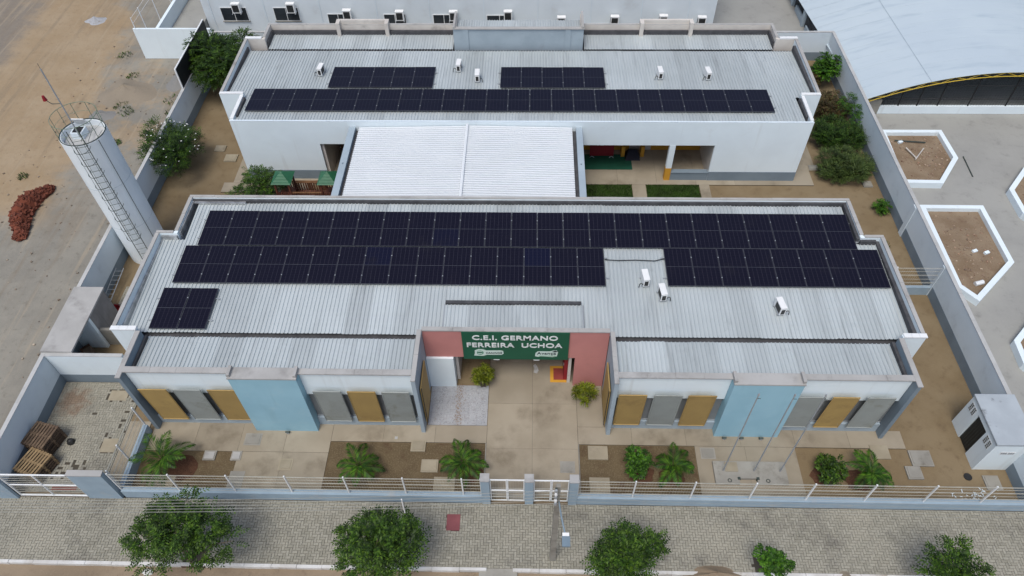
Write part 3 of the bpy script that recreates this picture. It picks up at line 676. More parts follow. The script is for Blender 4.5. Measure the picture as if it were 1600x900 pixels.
rdg = MB(); rdg.quad((RIDGE-.06,YA,zr+.085),(RIDGE,YA,zr+.10),(RIDGE,YB,zr+.10),(RIDGE-.06,YB,zr+.085)); rdg.quad((RIDGE,YA,zr+.10),(RIDGE+.06,YA,zr+.085),(RIDGE+.06,YB,zr+.085),(RIDGE,YB,zr+.10))
rdg.build('ridge_cap', M['sheet_white'], CR)
for a, b, c in ((-9.42,-9.08,1),(2.34,2.66,1)):
    g_ = MB().box(a,24.67,3.3,b,30.33,3.62).build('gutter_beam', M['innerblue'], CR)
    MB().box((a+b)/2-.03,27.4,3.62,(a+b)/2+.03,27.46,3.66).build('joint_clip', M['greyblue'], g_)
for a, b in ((-9.076,-8.9),(2.16,2.336)): MB().box(a,24.72,3.3,b,30.3,3.4).build('box_gutter', M['bitumen'], CR)
for x in (-9.25,2.5):
    for y in (24.9,27.5,30.1): MB().tube((x,y,0),(x,y,3.3),.07,8).build('post', M['white_clean'], CR)
MB().box(-9.0,24.68,3.3,2.3,24.715,3.55).build('gable_trim', M['white_clean'], CR)

# ------------------------------------------------------------------ solar arrays
PW, PL = 1.144, 2.06
def panel_meshes():
    fm = MB(); b = .014
    fm.box(0,0,0,PW,PL,.022)
    for q in ((0,0,PW,b),(0,PL-b,PW,PL),(0,b,b,PL-b),(PW-b,b,PW,PL-b)): fm.box(q[0],q[1],.022,q[2],q[3],.042)
    fm.box(b,PL/2-.009,.022,PW-b,PL/2+.009,.0385)
    hm = MB().box(0,0,0,PW-2*b-.006,PL/2-b-.012,.012)
    cl = MB().box(-.022,-.022,0,.022,.022,.012)
    return fm.mesh('solar_panel', M['frame']), hm.mesh('cell_glass', M['cells']), cl.mesh('clamp', M['galv'])
PM, HM, CM = panel_meshes()
def solar(label, x0, y0, x1, n, zfn, gaps=(), up=.09):
    e = thing('solar_array', ((x0+x1)/2, y0, zfn(y0)), label, 'solar array', 'solar arrays on the school roofs')
    O = ORG[e.name]; pit = (x1-x0)/n; ang = math.atan2(zfn(y0+1)-zfn(y0), 1.0)
    for yy in (.45,1.55):
        MB().box(x0-.15, y0+yy-.02, zfn(y0+yy)+.042, x1+.15, y0+yy+.02, zfn(y0+yy)+up-.002).build('mounting_rail', M['galv'], e)
    for i in range(n):
        xa = x0+i*pit+(pit-PW)/2
        p = add('solar_panel', PM, e, Vector((xa, y0, zfn(y0)+up+RND.uniform(0,.006)))-O); p.rotation_euler = (ang+RND.uniform(-.004,.004), RND.uniform(-.003,.003), 0)
        add('cell_glass', HM, p, (.017,.017,.026)); add('cell_glass', HM, p, (.017,PL/2+.010,.026))
        if i: 
            for yy in (.45,1.55): add('clamp', CM, p, (-(pit-PW)/2,yy,.043))
solar('longest row of solar panels, along the back edge of the front roof', -14.72, 21.73, 14.24, 25, fz)
solar('row of sixteen solar panels in the middle of the front roof, left part', -15.2, 19.62, 3.22, 16, fz)
solar('row of eight solar panels on the front roof, right of the air conditioners', 5.82, 19.65, 15.05, 8, fz)
solar('pair of solar panels alone at the left end of the front roof', -15.45, 17.26, -13.1, 2, fz)
solar('long row of solar panels along the front edge of the rear roof', -15.1, 31.36, 12.68, 24, rz)
solar('five solar panels on the left, behind the long row of the rear roof', -11.12, 33.6, -5.36, 5, rz)
solar('five solar panels on the right, behind the long row of the rear roof', -1.68, 33.6, 4.06, 5, rz)

# ------------------------------------------------------------------ air conditioners
def ac_unit(loc, rz_, label, group, wall=False, flip=1, w2=.37, h=.52):
    t = thing('air_conditioner', loc, label, 'air conditioner', group, local=True)
    zb = .1 if not wall else 0
    bx = MB(); d2 = .15
    bx.box(-d2,-w2,zb,d2,w2,zb+h); bx.build('casing', M['acwhite'], t)
    MB().box(flip*d2-.004 if flip > 0 else -d2-.006, -w2+.05, zb+.06, flip*d2+.006 if flip > 0 else -d2+.004, w2-(.06 if wall else .18), zb+h-.06).build('fan_grille', M['rubber'], t)
    MB().box(-d2+.05,-w2-.006,zb+.05,d2-.05,-w2+.004,zb+h-.12).build('side_vent', M['rubber'], t)
    MB().box(-d2-.012,-w2-.012,zb+h+.001,d2+.012,w2+.012,zb+h+.02).build('lid', M['acwhite'], t)
    if not wall:
        for y in (-.28,.28): MB().box(-.2,y-.03,0,.2,y+.03,.1).build('foot', M['galv'], t)
        pts = [(-flip*.14, .2-.04*k, zb+.3*math.cos(k*.5)+.02) for k in range(0)]
        hs = []
        for k in range(9):
            a = math.pi*k/8; hs.append((-flip*(.15+.22*math.sin(a*.6)), -.32-.05*k/8, .06+.32*max(0,math.sin(a+.4))*(1-.3*k/8)))
        MB().path(hs, .022, 6).build('hose', M['rubber'], t)
    else:
        for y in (-.28,.28): MB().box(-d2,y-.02,-.04,d2+.12,y+.02,-.004).build('bracket', M['galv'], t)
    t.rotation_euler = (0,0,rz_)
    if not wall: t.scale = (.8,.8,.8)
    return t
for (x, y, zf, r, fl, l) in ((4.86,19.9,fz,.1,1,'white air conditioner on the front roof, in the gap between the solar rows'),
                             (5.5,19.15,fz,.12,-1,'white air conditioner by the lower left corner of the eight panel row'),
                             (10.2,18.5,fz,.16,-1,'white air conditioner standing alone on the right of the front roof'),
                             (-11.75,35.1,rz,-.12,1,'white air conditioner left of the left group of five panels, rear roof'),
                             (-4.05,35.55,rz,-.05,1,'rear one of two air conditioners between the panel groups, rear roof'),
                             (-2.95,34.5,rz,0,-1,'front one of two air conditioners between the panel groups, rear roof'),
                             (7.1,34.8,rz,.05,1,'white air conditioner just right of the panel groups, rear roof'),
                             (9.7,34.75,rz,.1,1,'white air conditioner farthest right on the rear roof')):
    ac_unit((x, y, zf(y)+.03), r, l, 'air conditioners on the school roofs', flip=fl)

tag(MB().path([(3.25,21.1,3.69),(3.8,21.05,3.7),(4.6,21.08,3.7),(5.4,21.04,3.7),(5.85,21.15,3.74)],.022,6).build('roof_cable', M['rubber']),
    'black cable crossing the roof gap between two solar rows', 'cable')

# ------------------------------------------------------------------ perimeter walls
def pwall(name, label, x0, y0, x1, y1, h, inner, dado=.6, mat='palewall'):
    """inner: side carrying the grey dado ('+x','-x','-y','+y' face)"""
    t = thing(name, ((x0+x1)/2,(y0+y1)/2,0), label, 'wall', 'boundary walls of the school')
    MB().box(x0,y0,0,x1,y1,h).build('wall_face', M[mat], t)
    e = .008
    q = {'+x': (x1+.001,y0,0,x1+e,y1,dado), '-x': (x0-e,y0,0,x0-.001,y1,dado), '-y': (x0,y0-e,0,x1,y0-.001,dado), '+y': (x0,y1+.001,0,x1,y1+e,dado)}[inner]
    if dado: MB().box(*q).build('dado', M['greyblue'], t)
    lx, ly = x1-x0, y1-y0; n = max(1, round(max(lx,ly)/1.5))
    for i in range(n):
        a, b = i/n, (i+1)/n
        c = (x0+lx*a+.003,y0-.015,x0+lx*b-.003,y1+.015) if lx > ly else (x0-.015,y0+ly*a+.003,x1+.015,y0+ly*b-.003)
        MB().box(c[0],c[1],h+.002,c[2],c[3],h+.022).build('wall_cap', M['capgrey'], t)
    return t
pwall('boundary_wall', 'pale blue boundary wall along the dirt lot, left of the school', -20.57,11.6,-20.42,42.1,2.0,'+x')
rw = pwall('boundary_wall', 'pale blue boundary wall between the school and the paved plaza', 19.0,11.62,19.15,42.1,2.0,'-x')
MB().box(18.94,26.2,0,18.99,26.5,1.96).build('buttress', M['palewall'], rw)
MB().box(18.95,22.3,0,18.99,22.5,1.96).build('buttress', M['palewall'], rw)
pwall('boundary_wall', 'pale blue boundary wall across the rear of the school plot', -20.57,42.104,19.15,42.25,2.0,'-y')
pwall('yard_wall', 'white wall closing the back of the small paved yard', -20.4,16.92,-17.1,17.06,2.0,'-y', mat='white')
# black board on top of the left wall
bb = thing('dark_screen', (-20.5,38.7,2.0), 'black sheet panel with white edge on top of the left wall by the tree', 'screen')
MB().box(-20.53,36.0,2.04,-20.48,41.4,3.3).build('board', M['black'], bb)
for q in ((-20.56,36.0,2.04,-20.534,41.4,3.3),(-20.555,35.94,2.04,-20.475,35.998,3.32),(-20.555,36.0,3.302,-20.475,41.4,3.34)): MB().box(*q).build('edge', M['white_clean'], bb)

# ------------------------------------------------------------------ street fence
def mesh_bay(p, q, z0, z1, parent, mat):
    p = Vector(p); q = Vector(q); d = q-p; L = d.length; u = d/L; mb = MB()
    for z in (z0+.02, z0+.22, z0+.27, z0+.5, z0+.75, z0+.8, z0+1.04, z1-.07, z1-.02):
        if z <= z1: mb.tube((p.x,p.y,z),(q.x,q.y,z),.008,4,caps=False)
    n = int(L/.1)
    for i in range(1,n):
        a = p+u*(L*i/n); mb.tube((a.x,a.y,z0),(a.x,a.y,z1),.002,3,caps=False)
    mb.build('mesh_panel', mat, parent)
M['mesh'] = pm('fence_wire', (.50,.49,.43), (.40,.39,.34), 3, .6, metal=.2)
def fence(label, pts, ends=True, base='fenceblue', hw=.54, top=1.9, thick=.2):
    x0, y0 = pts[0]; x1, y1 = pts[-1]
    t = thing('mesh_fence', ((x0+x1)/2,(y0+y1)/2,0), label, 'fence', 'wire mesh fences of the school')
    if abs(x1-x0) > abs(y1-y0): MB().box(x0,y0-thick/2,0,x1,y0+thick/2,hw).build('base_wall', M[base], t)
    else: MB().box(x0-thick/2,y0,0,x0+thick/2,y1,hw).build('base_wall', M[base], t)
    for i, (x, y) in enumerate(pts):
        if 0 < i < len(pts)-1 or ends: MB().box(x-.025,y-.025,hw+.002,x+.025,y+.025,top).build('post', M['white_clean'], t)
    for (a, b), (c, d) in zip(pts, pts[1:]): mesh_bay((a,b,0),(c,d,0),hw+.02,top-.04,t,M['mesh'])
YF = 11.72
fence('low blue wall with wire mesh, left of the school gate', [(-15.8,YF),(-13.5,YF),(-11.3,YF),(-9.09,YF),(-6.88,YF),(-4.67,YF),(-2.46,YF),(-1.76,YF)])
fence('low blue wall with wire mesh, right of the school gate', [(1.9,YF),(4.01,YF),(6.21,YF),(8.44,YF),(10.58,YF),(12.79,YF),(15.0,YF),(17.13,YF),(18.98,YF)])
fence('short mesh fence between the paved yard and the first palm bed', [(-15.86,11.84),(-15.86,12.9),(-15.86,14.55)])
fence('short mesh fence across the soil strip right of the front building', [(15.45,22.4),(16.9,22.4),(18.98,22.4)], thick=.15)
# gate pillars and leaves
for x, l in ((-1.75,'blue gate pillar left of the left gate'),(-.1,'blue gate pillar between the two white gates'),(1.57,'blue gate pillar right of the right gate')):
    t = thing('gate_pillar', (x+.16,YF,0), l, 'pillar', 'pillars of the school gate')
    MB().box(x,11.58,0,x+.32,11.88,1.98).build('shaft', M['fenceblue'], t); MB().box(x-.015,11.565,1.982,x+.335,11.895,2.03).build('cap', M['coping'], t)
def gate_leaf(x0, x1, label):
    t = thing('gate_leaf', ((x0+x1)/2,YF,.05), label, 'gate', 'white gate leaves at the school entrance')
    for n_, q in (('stile',((x0,YF,.08),(x0,YF,1.88))),('stile',((x1,YF,.08),(x1,YF,1.88))),('rail',((x0,YF,.1),(x1,YF,.1))),('rail',((x0,YF,.98),(x1,YF,.98))),('rail',((x0,YF,1.86),(x1,YF,1.86)))):
        MB().tube(q[0],q[1],.028,6).build(n_, M['white_clean'], t)
    mesh_bay((x0,YF,0),(x1,YF,0),.12,1.84,t,M['mesh'])
for a, b, l in ((-1.4,-.79,'left leaf of the left white gate'),(-.74,-.13,'right leaf of the left white gate'),(.25,.87,'left leaf of the right white gate'),(.92,1.54,'right leaf of the right white gate')):
    gate_leaf(a, b, l)
# yard gate with blue pier
t = thing('gate_pier', (-16.5,11.65,0), 'wide blue wall pier between the yard gate and the fence', 'pier')
MB().box(-17.22,11.56,0,-15.9,11.76,2.0).build('pier_face', M['fenceblue'], t); MB().box(-17.24,11.54,2.003,-15.88,11.78,2.05).build('cap', M['coping'], t)
t = thing('gate_pier', (-20.35,11.65,0), 'blue pier at the far left end of the yard gate', 'pier')
MB().box(-20.75,11.5,0,-20.04,11.598,2.0).build('pier_face', M['fenceblue'], t); MB().box(-20.77,11.48,2.003,-20.02,11.598,2.05).build('cap', M['coping'], t)
t = thing('yard_gate', (-18.6,11.62,0), 'white sliding gate with horizontal bars closing the paved yard', 'gate')
for n_, p, q, r in (('stile',(-19.98,11.64,.05),(-19.98,11.64,1.86),.04),('stile',(-18.65,11.64,.05),(-18.65,11.64,1.86),.035),('stile',(-17.28,11.64,.05),(-17.28,11.64,1.86),.04),
                    ('rail',(-19.98,11.64,.08),(-17.28,11.64,.08),.035),('rail',(-19.98,11.64,1.0),(-17.28,11.64,1.0),.03),('rail',(-19.98,11.64,1.86),(-17.28,11.64,1.86),.035)):
    MB().tube(p,q,r,6).build(n_, M['white_clean'], t)
for k in range(10): 
    z = .2+k*.165
    if abs(z-1.0) > .05: MB().tube((-19.95,11.64,z),(-17.3,11.64,z),.009,4).build('bar', M['mesh'], t)

# ------------------------------------------------------------------ water tower
def ring_pts(cx, cy, r, z, n=32): return [(cx+r*math.cos(2*math.pi*i/n), cy+r*math.sin(2*math.pi*i/n), z) for i in range(n+1)]
TX, TY, TR, TH = -19.38, 24.85, .98, 7.5
WT = thing('water_tower', (TX,TY,0), 'tall white cylindrical water tower with caged ladder beside the left wall', 'water tower')
mb = MB(); n = 48
for z, r in ((0,TR),(TH,TR),(TH,TR-.09),(TH-.32,TR-.09)): mb.v += [(TX+r*math.cos(2*math.pi*i/n), TY+r*math.sin(2*math.pi*i/n), z) for i in range(n)]
for k in range(3): mb.f += [(k*n+i, k*n+(i+1)%n, (k+1)*n+(i+1)%n, (k+1)*n+i) for i in range(n)]
body = mb.build('tank', M['tankwhite'], WT)
MB().prism([(TX+(TR-.095)*math.cos(2*math.pi*i/n), TY+(TR-.095)*math.sin(2*math.pi*i/n)) for i in range(n)],TH-.4,TH-.3).build('deck', M['capgrey'], WT)
for z in (2.5,5.0): MB().path(ring_pts(TX,TY,TR+.002,z,48),.006,4).build('seam', M['innerblue'], body)
ht = MB().box(TX-.52,TY-.1,TH-.298,TX-.02,TY+.4,TH+.02).build('hatch', M['white'], WT)
MB().obox((TX-.22,TY+.5,TH+.2),.55,.04,.5,0,.5).build('hatch_lid', M['white_clean'], ht); MB().box(TX-.46,TY-.04,TH+.021,TX-.08,TY+.36,TH+.03).build('hatch_hole', M['black'], ht)
grm = pm('green_grey_rail', (.14,.20,.13), (.18,.22,.17), 2, .6)
rl = MB().path(ring_pts(TX,TY,TR-.03,TH+.9),.014,5).build('top_rail', grm, WT); MB().path(ring_pts(TX,TY,TR-.03,TH+.03),.022,5).build('base_ring', M['dkmetal'], WT)
MB().path(ring_pts(TX,TY,TR-.03,TH+.45),.008,4).build('mid_rail', grm, WT)
for k in range(10):
    a = 2*math.pi*k/10+.2; x, y = TX+(TR-.03)*math.cos(a), TY+(TR-.03)*math.sin(a)
    MB().tube((x,y,TH),(x,y,TH+.9),.013,5).build('baluster', grm, WT)
for k in (0,1,2): MB().tube((TX-.3+.5*k,TY+.7-.2*k,TH-.1),(TX+.1+.3*k,TY-.5,TH-.1),.012,4).build('deck_bar', M['dkmetal'], WT)
mast = MB().tube((TX-.1,TY-.15,TH-.14),(TX-.1,TY-.15,10.75),.03,6).build('lightning_mast', M['galv'], WT)
MB().tube((TX-.1,TY-.15,10.75),(TX-.1,TY-.15,11.0),.008,5).build('rod', M['dkmetal'], mast)
MB().path([(TX-.1,TY-.15,9.1),(TX-.4,TY-.25,9.15),(TX-.55,TY-.3,9.4)],.015,5).build('lamp_arm', M['dkmetal'], mast)
MB().path([(TX-.55,TY-.3,9.36),(TX-.55,TY-.3,9.46),(TX-.55,TY-.3,9.58)],.09,8,.05).build('beacon', M['red'], mast)
# ladder with safety cage facing the camera side
la = math.atan2(-24.85, 19.38)-.3
def lp(rad, off, z): return (TX+math.cos(la)*rad-math.sin(la)*off, TY+math.sin(la)*rad+math.cos(la)*off, z)
ld = MB().tube(lp(1.12,-.22,.4),lp(1.12,-.22,TH+.9),.018,5).tube(lp(1.12,.22,.4),lp(1.12,.22,TH+.9),.018,5).build('ladder', M['dkmetal'], WT)
z = .6
while z < TH+.6:
    MB().tube(lp(1.12,-.22,z),lp(1.12,.22,z),.012,4).build('rung', M['dkmetal'], ld); z += .33
z = 2.2
while z < TH+.5:
    MB().path([lp(1.12+.42*math.sin(math.pi*k/8), -.33*math.cos(math.pi*k/8)*1.0, z) for k in range(9)],.014,4).build('cage_hoop', M['dkmetal'], ld); z += .66
for k in (2,4,6): MB().tube(lp(1.12+.42*math.sin(math.pi*k/8),-.33*math.cos(math.pi*k/8),2.2),lp(1.12+.42*math.sin(math.pi*k/8),-.33*math.cos(math.pi*k/8),TH+.4),.009,4).build('cage_bar', M['dkmetal'], ld)
z = 1.0
while z < TH:
    for s in (-.22,.22): MB().tube(lp(.97,s,z),lp(1.12,s,z),.012,4).build('standoff', M['dkmetal'], ld)
    z += 1.3
MB().tube(lp(.8,.66,.3),lp(.8,.66,TH),.014,5).build('down_pipe', M['dkmetal'], WT)

# ------------------------------------------------------------------ lean-to store by the left wall
LT = thing('lean_to_store', (-19.9,18.8,0), 'concrete roofed lean-to store against the left wall behind the paved yard', 'shed')
MB().box(-20.6,17.07,2.035,-19.25,20.62,2.13).build('roof_slab', M['coping'], LT)
MB().box(-19.42,18.95,0,-19.3,20.55,2.03).build('panel_wall', pm('grey_boards',(.27,.255,.25),(.22,.205,.20),2,.85,.1,streak=((.18,.165,.16),(1,8,.4),.5,.8)), LT)
MB().box(-20.41,18.78,0,-19.25,18.93,2.03).build('partition', M['white'], LT); MB().box(-20.41,20.47,0,-19.44,20.6,2.03).build('end_wall', M['greyblue'], LT)
MB().box(-19.28,18.95,0,-18.2,19.1,1.1).build('low_wall', M['slab'], LT)
gb = thing('junk_heap', (-19.8,17.9,0), 'heap of brown sacks and scrap inside the open lean-to', 'junk')
for k in range(6):
    a = MB(); c = (-20.0+RND.uniform(-.15,.35), 17.5+k*.18, .2+RND.uniform(0,.35)); a.obox(c,.45,.35,.28,RND.uniform(0,3),RND.uniform(-.3,.3)); a.build('sack', M['mulch'] if k%2 else M['wood'], gb)
# ladder lying by the wall, red bucket
lad = thing('aluminium_ladder', (-20.1,21.8,0), 'grey metal ladder leaning along the left wall below the water tower', 'ladder')
for s in (0,.42): MB().tube((-20.36+s*.9,20.7,.25+.0*s),(-20.36+s*.9,23.2,.5),.022,5).build('stile', M['galv'], lad)
for k in range(9): MB().tube((-20.36,20.85+k*.27,.265+k*.027),(-19.98,20.85+k*.27,.265+k*.027),.014,5).build('rung', M['galv'], lad)
bk = thing('red_bucket', (-19.55,20.85,0), 'small red bucket beside the grey boarded wall', 'bucket', local=True)
m_ = MB()
for k in range(12):
    a, b = 2*math.pi*k/12, 2*math.pi*(k+1)/12
    m_.quad((.14*math.cos(a),.14*math.sin(a),.02),(.14*math.cos(b),.14*math.sin(b),.02),(.2*math.cos(b),.2*math.sin(b),.38),(.2*math.cos(a),.2*math.sin(a),.38))
m_.f.append(tuple(range(0,48,4))); m_.build('body', pm('red_plastic',(.42,.03,.04),None,2,.4), bk); MB().path([(.2*math.cos(math.pi*k/8),.05,.38+.16*math.sin(math.pi*k/8)) for k in range(9)],.008,4).build('handle', M['galv'], bk)

# ------------------------------------------------------------------ pallets in the yard
SLA = MB().box(-.53,-.04,0,.53,.04,.02).mesh('slat', M['wood']); SLB = MB().box(-.53,-.04,0,.53,.04,.02).mesh('slat', M['woody'])
STA = MB().box(-.045,-.52,0,.045,.52,.09).mesh('stringer', M['wood']); STB = MB().box(-.045,-.52,0,.045,.52,.09).mesh('stringer', M['woody'])
def pallet(loc, rz_, sl_, st_, label, tilt=0):
    t = thing('wooden_pallet', loc, label, 'pallet', 'wooden pallets stacked in the yard', local=True); t.rotation_euler = (tilt,0,rz_)
    for k in range(8): add('slat', sl_, t, (RND.uniform(-.01,.01), -.47+k*.134, .112+RND.uniform(0,.002)))
    for k in range(4): add('slat', sl_, t, (0, -.45+k*.3, 0))
    for x in (-.46,0,.46): add('stringer', st_, t, (x,0,.021))
    return t
r_ = math.radians
od = ['lowest','second lowest','third lowest','fourth lowest','fifth lowest']
for k in range(6): pallet((-19.84+.02*(k%2),13.87-.02*(k%2),.055+k*.14), r_(74)+.04*(k%2), SLA, STA, 'grey brown pallet on top of the rear pallet stack' if k == 5 else od[k]+' pallet of the rear grey brown stack in the yard')
for k in range(5): pallet((-19.68,12.72,.055+k*.14), r_(70)+.05*(k%2), SLB if k == 4 else SLA, STB, 'yellowish pallet on top of the front pallet stack' if k == 4 else od[k]+' pallet of the front stack beside the yard gate')
def lump(name, c, R, mat, label, cat, seed):
    r = random.Random(seed); m_ = MB(); n, rg = 12, 5
    for k in range(rg):
        t = math.pi/2*k/(rg-1)
        for i in range(n):
            q = r.uniform(.82,1.12)*math.cos(t); a = 2*math.pi*i/n; m_.v.append((c[0]+R[0]*q*math.cos(a), c[1]+R[1]*q*math.sin(a), c[2]+R[2]*math.sin(t)*r.uniform(.9,1.1)))
    for k in range(rg-1): m_.f += [(k*n+i,k*n+(i+1)%n,(k+1)*n+(i+1)%n,(k+1)*n+i) for i in range(n)]
    m_.f.append(tuple((rg-1)*n+i for i in range(n)))
    return tag(m_.build(name, M[mat], smooth=True), label, cat)
lump('black_bag', (-18.95,13.95,.055), (.17,.15,.22), 'rubber', 'small black bag on the paving beside the rear pallet stack', 'bag', 3)
lump('white_bag', (-14.0,8.8,-.12), (.22,.13,.12), 'kerb', 'crumpled white bag on the dirt street by the left street tree', 'bag', 4)

# ------------------------------------------------------------------ small shed in the right corner
GS = thing('gas_shed', (18.3,14.4,0), 'small white flat roofed shed with open dark doorway in the right corner', 'shed')
x0, x1, y0, y1, h = 17.68, 18.995, 13.33, 15.5, 2.0
walls(GS, [(x0,y0,0,x0+.12,14.03,h),(x0,14.78,0,x0+.12,y1,h),(x0,14.034,1.75,x0+.12,14.776,h),(x0+.124,y0,0,x1,y0+.12,h),(x0+.124,y1-.12,0,x1,y1,h)], 'white')
MB().box(x0-.03,y0-.03,h+.003,x1+.2,y1+.03,h+.1).build('roof_slab', pm('grey_roof_slab',(.40,.44,.47),(.35,.385,.415),1.2,.85,.1,stain=(.17,.18,.19),stain_scale=1.8,stain_lo=.58,stain_hi=.72), GS)
dg = MB().box(x0+.05,14.05,.03,x0+.08,14.76,1.74).build('door', M['black'], GS)  # black sheet across the open doorway, standing in for the shade inside
for k in range(6): MB().tube((x0+.045,14.1+k*.12,.05),(x0+.045,14.1+k*.12,1.72),.008,4).build('door_bar', M['dkmetal'], dg)
for yy in (13.5,13.72,14.95,15.17):
    vb = MB().box(x0-.012,yy,1.35,x0-.002,yy+.18,1.8).build('vent_block', M['white_clean'], GS)
    for a in range(2):
        for b in range(4): MB().box(x0-.016,yy+.02+a*.08,1.38+b*.105,x0-.0125,yy+.08+a*.08,1.45+b*.105).build('vent_hole', M['dkmetal'], vb)
for k in range(2):
    vb = MB().box(18.1+k*.28,y0-.012,1.3,18.36+k*.28,y0-.002,1.5).build('vent_block', M['white_clean'], GS)
    for b in range(3): MB().box(18.12+k*.28+b*.08,y0-.016,1.33,18.18+k*.28+b*.08,y0-.0125,1.47).build('vent_hole', M['galv'], vb)

# ------------------------------------------------------------------ covers and slabs on the ground
def cover(x, y, sx, sy, mat, label, z=.075, ring=True, rot=0, group='inspection covers'):
    t = thing('inspection_cover', (x,y,0), label, 'cover', group, local=True); t.rotation_euler = (0,0,rot)
    MB().box(-sx/2,-sy/2,-.05,sx/2,sy/2,z).build('rim', M[mat], t)
    if ring: MB().box(-sx/2+.06,-sy/2+.06,z+.001,sx/2-.06,sy/2-.06,z+.02).build('lid', M['coping'] if ring == 'w' else M[mat], t)
for a in ((-13.0,13.45,.5,.42,'slab','pale lidded cover at the top of the first palm bed',.07,'w'),(-11.9,13.45,.42,.42,'slab','pale lidded cover at the corner of the first palm bed',.07,'w'),
          (-11.4,14.2,.7,.55,'slab','wide grey cover below the left blue block',.06,True),(-9.8,13.1,.55,.5,'tan_slab','square tan cover in the concrete left of the second bed',.06,True),
          (-5.45,14.35,.24,.24,'tan_slab','tiny pale tile in the path above the second bed',.056,'w'),(-4.5,14.0,.6,.5,'tan_slab','tan cover on the upper edge of the second bed',.08,True),
          (-3.95,13.12,.68,.55,'tan_slab','tan square cover in the middle of the second bed',.08,True),(-3.3,12.3,.85,.7,'tan_slab','tan concrete slab against the fence left of the gate',.06,False),
          (1.6,13.15,.6,.5,'slab','square cover in the walkway behind the right gate pillar',.07,True),(2.85,13.8,.8,.6,'tan_slab','tan slab at the upper left corner of the third bed',.07,False),
          (2.85,12.35,.8,.75,'tan_slab','tan slab against the fence right of the gate',.06,False),(7.3,13.85,.6,.5,'slab','square cover beside the upper right corner of the third bed',.06,True),
          (14.25,14.0,.72,.6,'tan_slab','tan slab at the end of the path beside the last palm',.08,False),(15.8,13.75,.85,.68,'slab','larger one of two grey covers on bare soil by the right corner',.08,True),
          (15.33,13.12,.6,.55,'slab','smaller one of two grey covers on bare soil by the right corner',.08,True),(18.25,12.75,.6,.6,'slab','grey cover between the corner shed and the fence',.06,True),
          (-14.6,12.28,1.0,.5,'tan_slab','olive tan slab behind the fence below the first palm',.05,False),(-11.65,12.35,.6,.85,'slab','broken pale slab at the lower corner of the first palm bed',.055,False),
          (-17.32,13.83,.62,.62,'tan_slab','tan square cover set in the paved yard',.06,False),(-17.8,16.22,.8,.5,'tan_slab','tan slab in the far corner of the paved yard',.055,False),
          (-18.05,32.9,.6,.5,'tan_slab','farther one of two covers on the soil left of the rear building',.08,True),(-17.2,32.05,.7,.6,'tan_slab','nearer one of two covers on the soil left of the rear building',.08,True),
          (15.8,31.45,.5,.4,'slab','grey cover at the right front corner of the rear building',.07,True),(16.45,31.15,.7,.5,'slab','grey cover beside the right hedge near the rear building',.08,True),
          (18.4,30.1,.5,.45,'slab','half hidden grey cover below the large right hedge',.08,True)):
    cover(*a[:6], z=a[6], ring=a[7])
dn = tag(MB().prism([(17.4+.16*math.cos(k*math.pi/6),13.0+.16*math.sin(k*math.pi/6)) for k in range(12)],0,.03).build('drain_lid', M['black']), 'round black drain lid on the soil by the corner shed', 'drain')
tag(MB().box(-18.9,11.85,.03,-17.9,12.02,.06).build('red_strip', pm('red_strip',(.25,.09,.07),None,2,.9)), 'reddish strip on the paving just behind the yard gate', 'strip')

# ------------------------------------------------------------------ flag base and poles
FP = thing('flag_base', (8.8,13.0,0), 'grey concrete slab with a notch carrying three flagpoles', 'slab')
MB().prism([(7.4,12.5),(8.35,12.5),(8.35,12.72),(9.05,12.72),(9.05,12.5),(10.25,12.5),(10.25,13.45),(7.4,13.45)],.0,.18).build('slab', M['slab'], FP)
MB().box(7.85,13.0,.182,8.35,13.4,.2).build('lid', M['tan_slab'], FP)
for x in (7.95,9.45): MB().path(ring_pts(x,12.62,.07,.2,10),.014,4).build('ring', M['dkmetal'], FP)
for x in (8.33,9.07): MB().box(x-.05,12.66,.05,x+.05,12.76,.22).build('bracket', M['dkmetal'], FP)
for x, l in ((7.76,'left flagpole in front of the right blue block'),(8.97,'middle one of the three bare flagpoles'),(10.0,'right flagpole in front of the grey screens')):
    t = thing('flagpole', (x,13.04,.18), l, 'flagpole', 'flagpoles in front of the school')
    MB().tube((x,13.04,.18),(x,13.04,5.85),.03,8,.02).build('pole', M['galv'], t); MB().path([(x,13.04,5.85),(x,13.04,5.9),(x,13.04,5.95)],.04,8,.02).build('finial', M['galv'], t)
    MB().tube((x,13.0,5.7),(x+.1,13.0,5.7),.012,4).build('pulley', M['dkmetal'], t)
for x, y, l in ((-8.05+-1.95,14.5,'small dark floodlight at the foot of the left blue block'),(8.05,14.5,'first small floodlight on the path at the foot of the right blue block'),(8.75,14.5,'middle floodlight on the path at the foot of the right blue block'),(9.55,14.5,'last floodlight on the path at the foot of the right blue block')):
    t = thing('floodlight', (x,y,.05), l, 'floodlight', 'floodlights at the blue blocks')
    MB().obox((x,y,.16),.16,.08,.12,0,.5).build('head', M['dkmetal'], t); MB().box(x-.05,y-.04,.05,x+.05,y+.04,.1).build('foot', M['galv'], t)

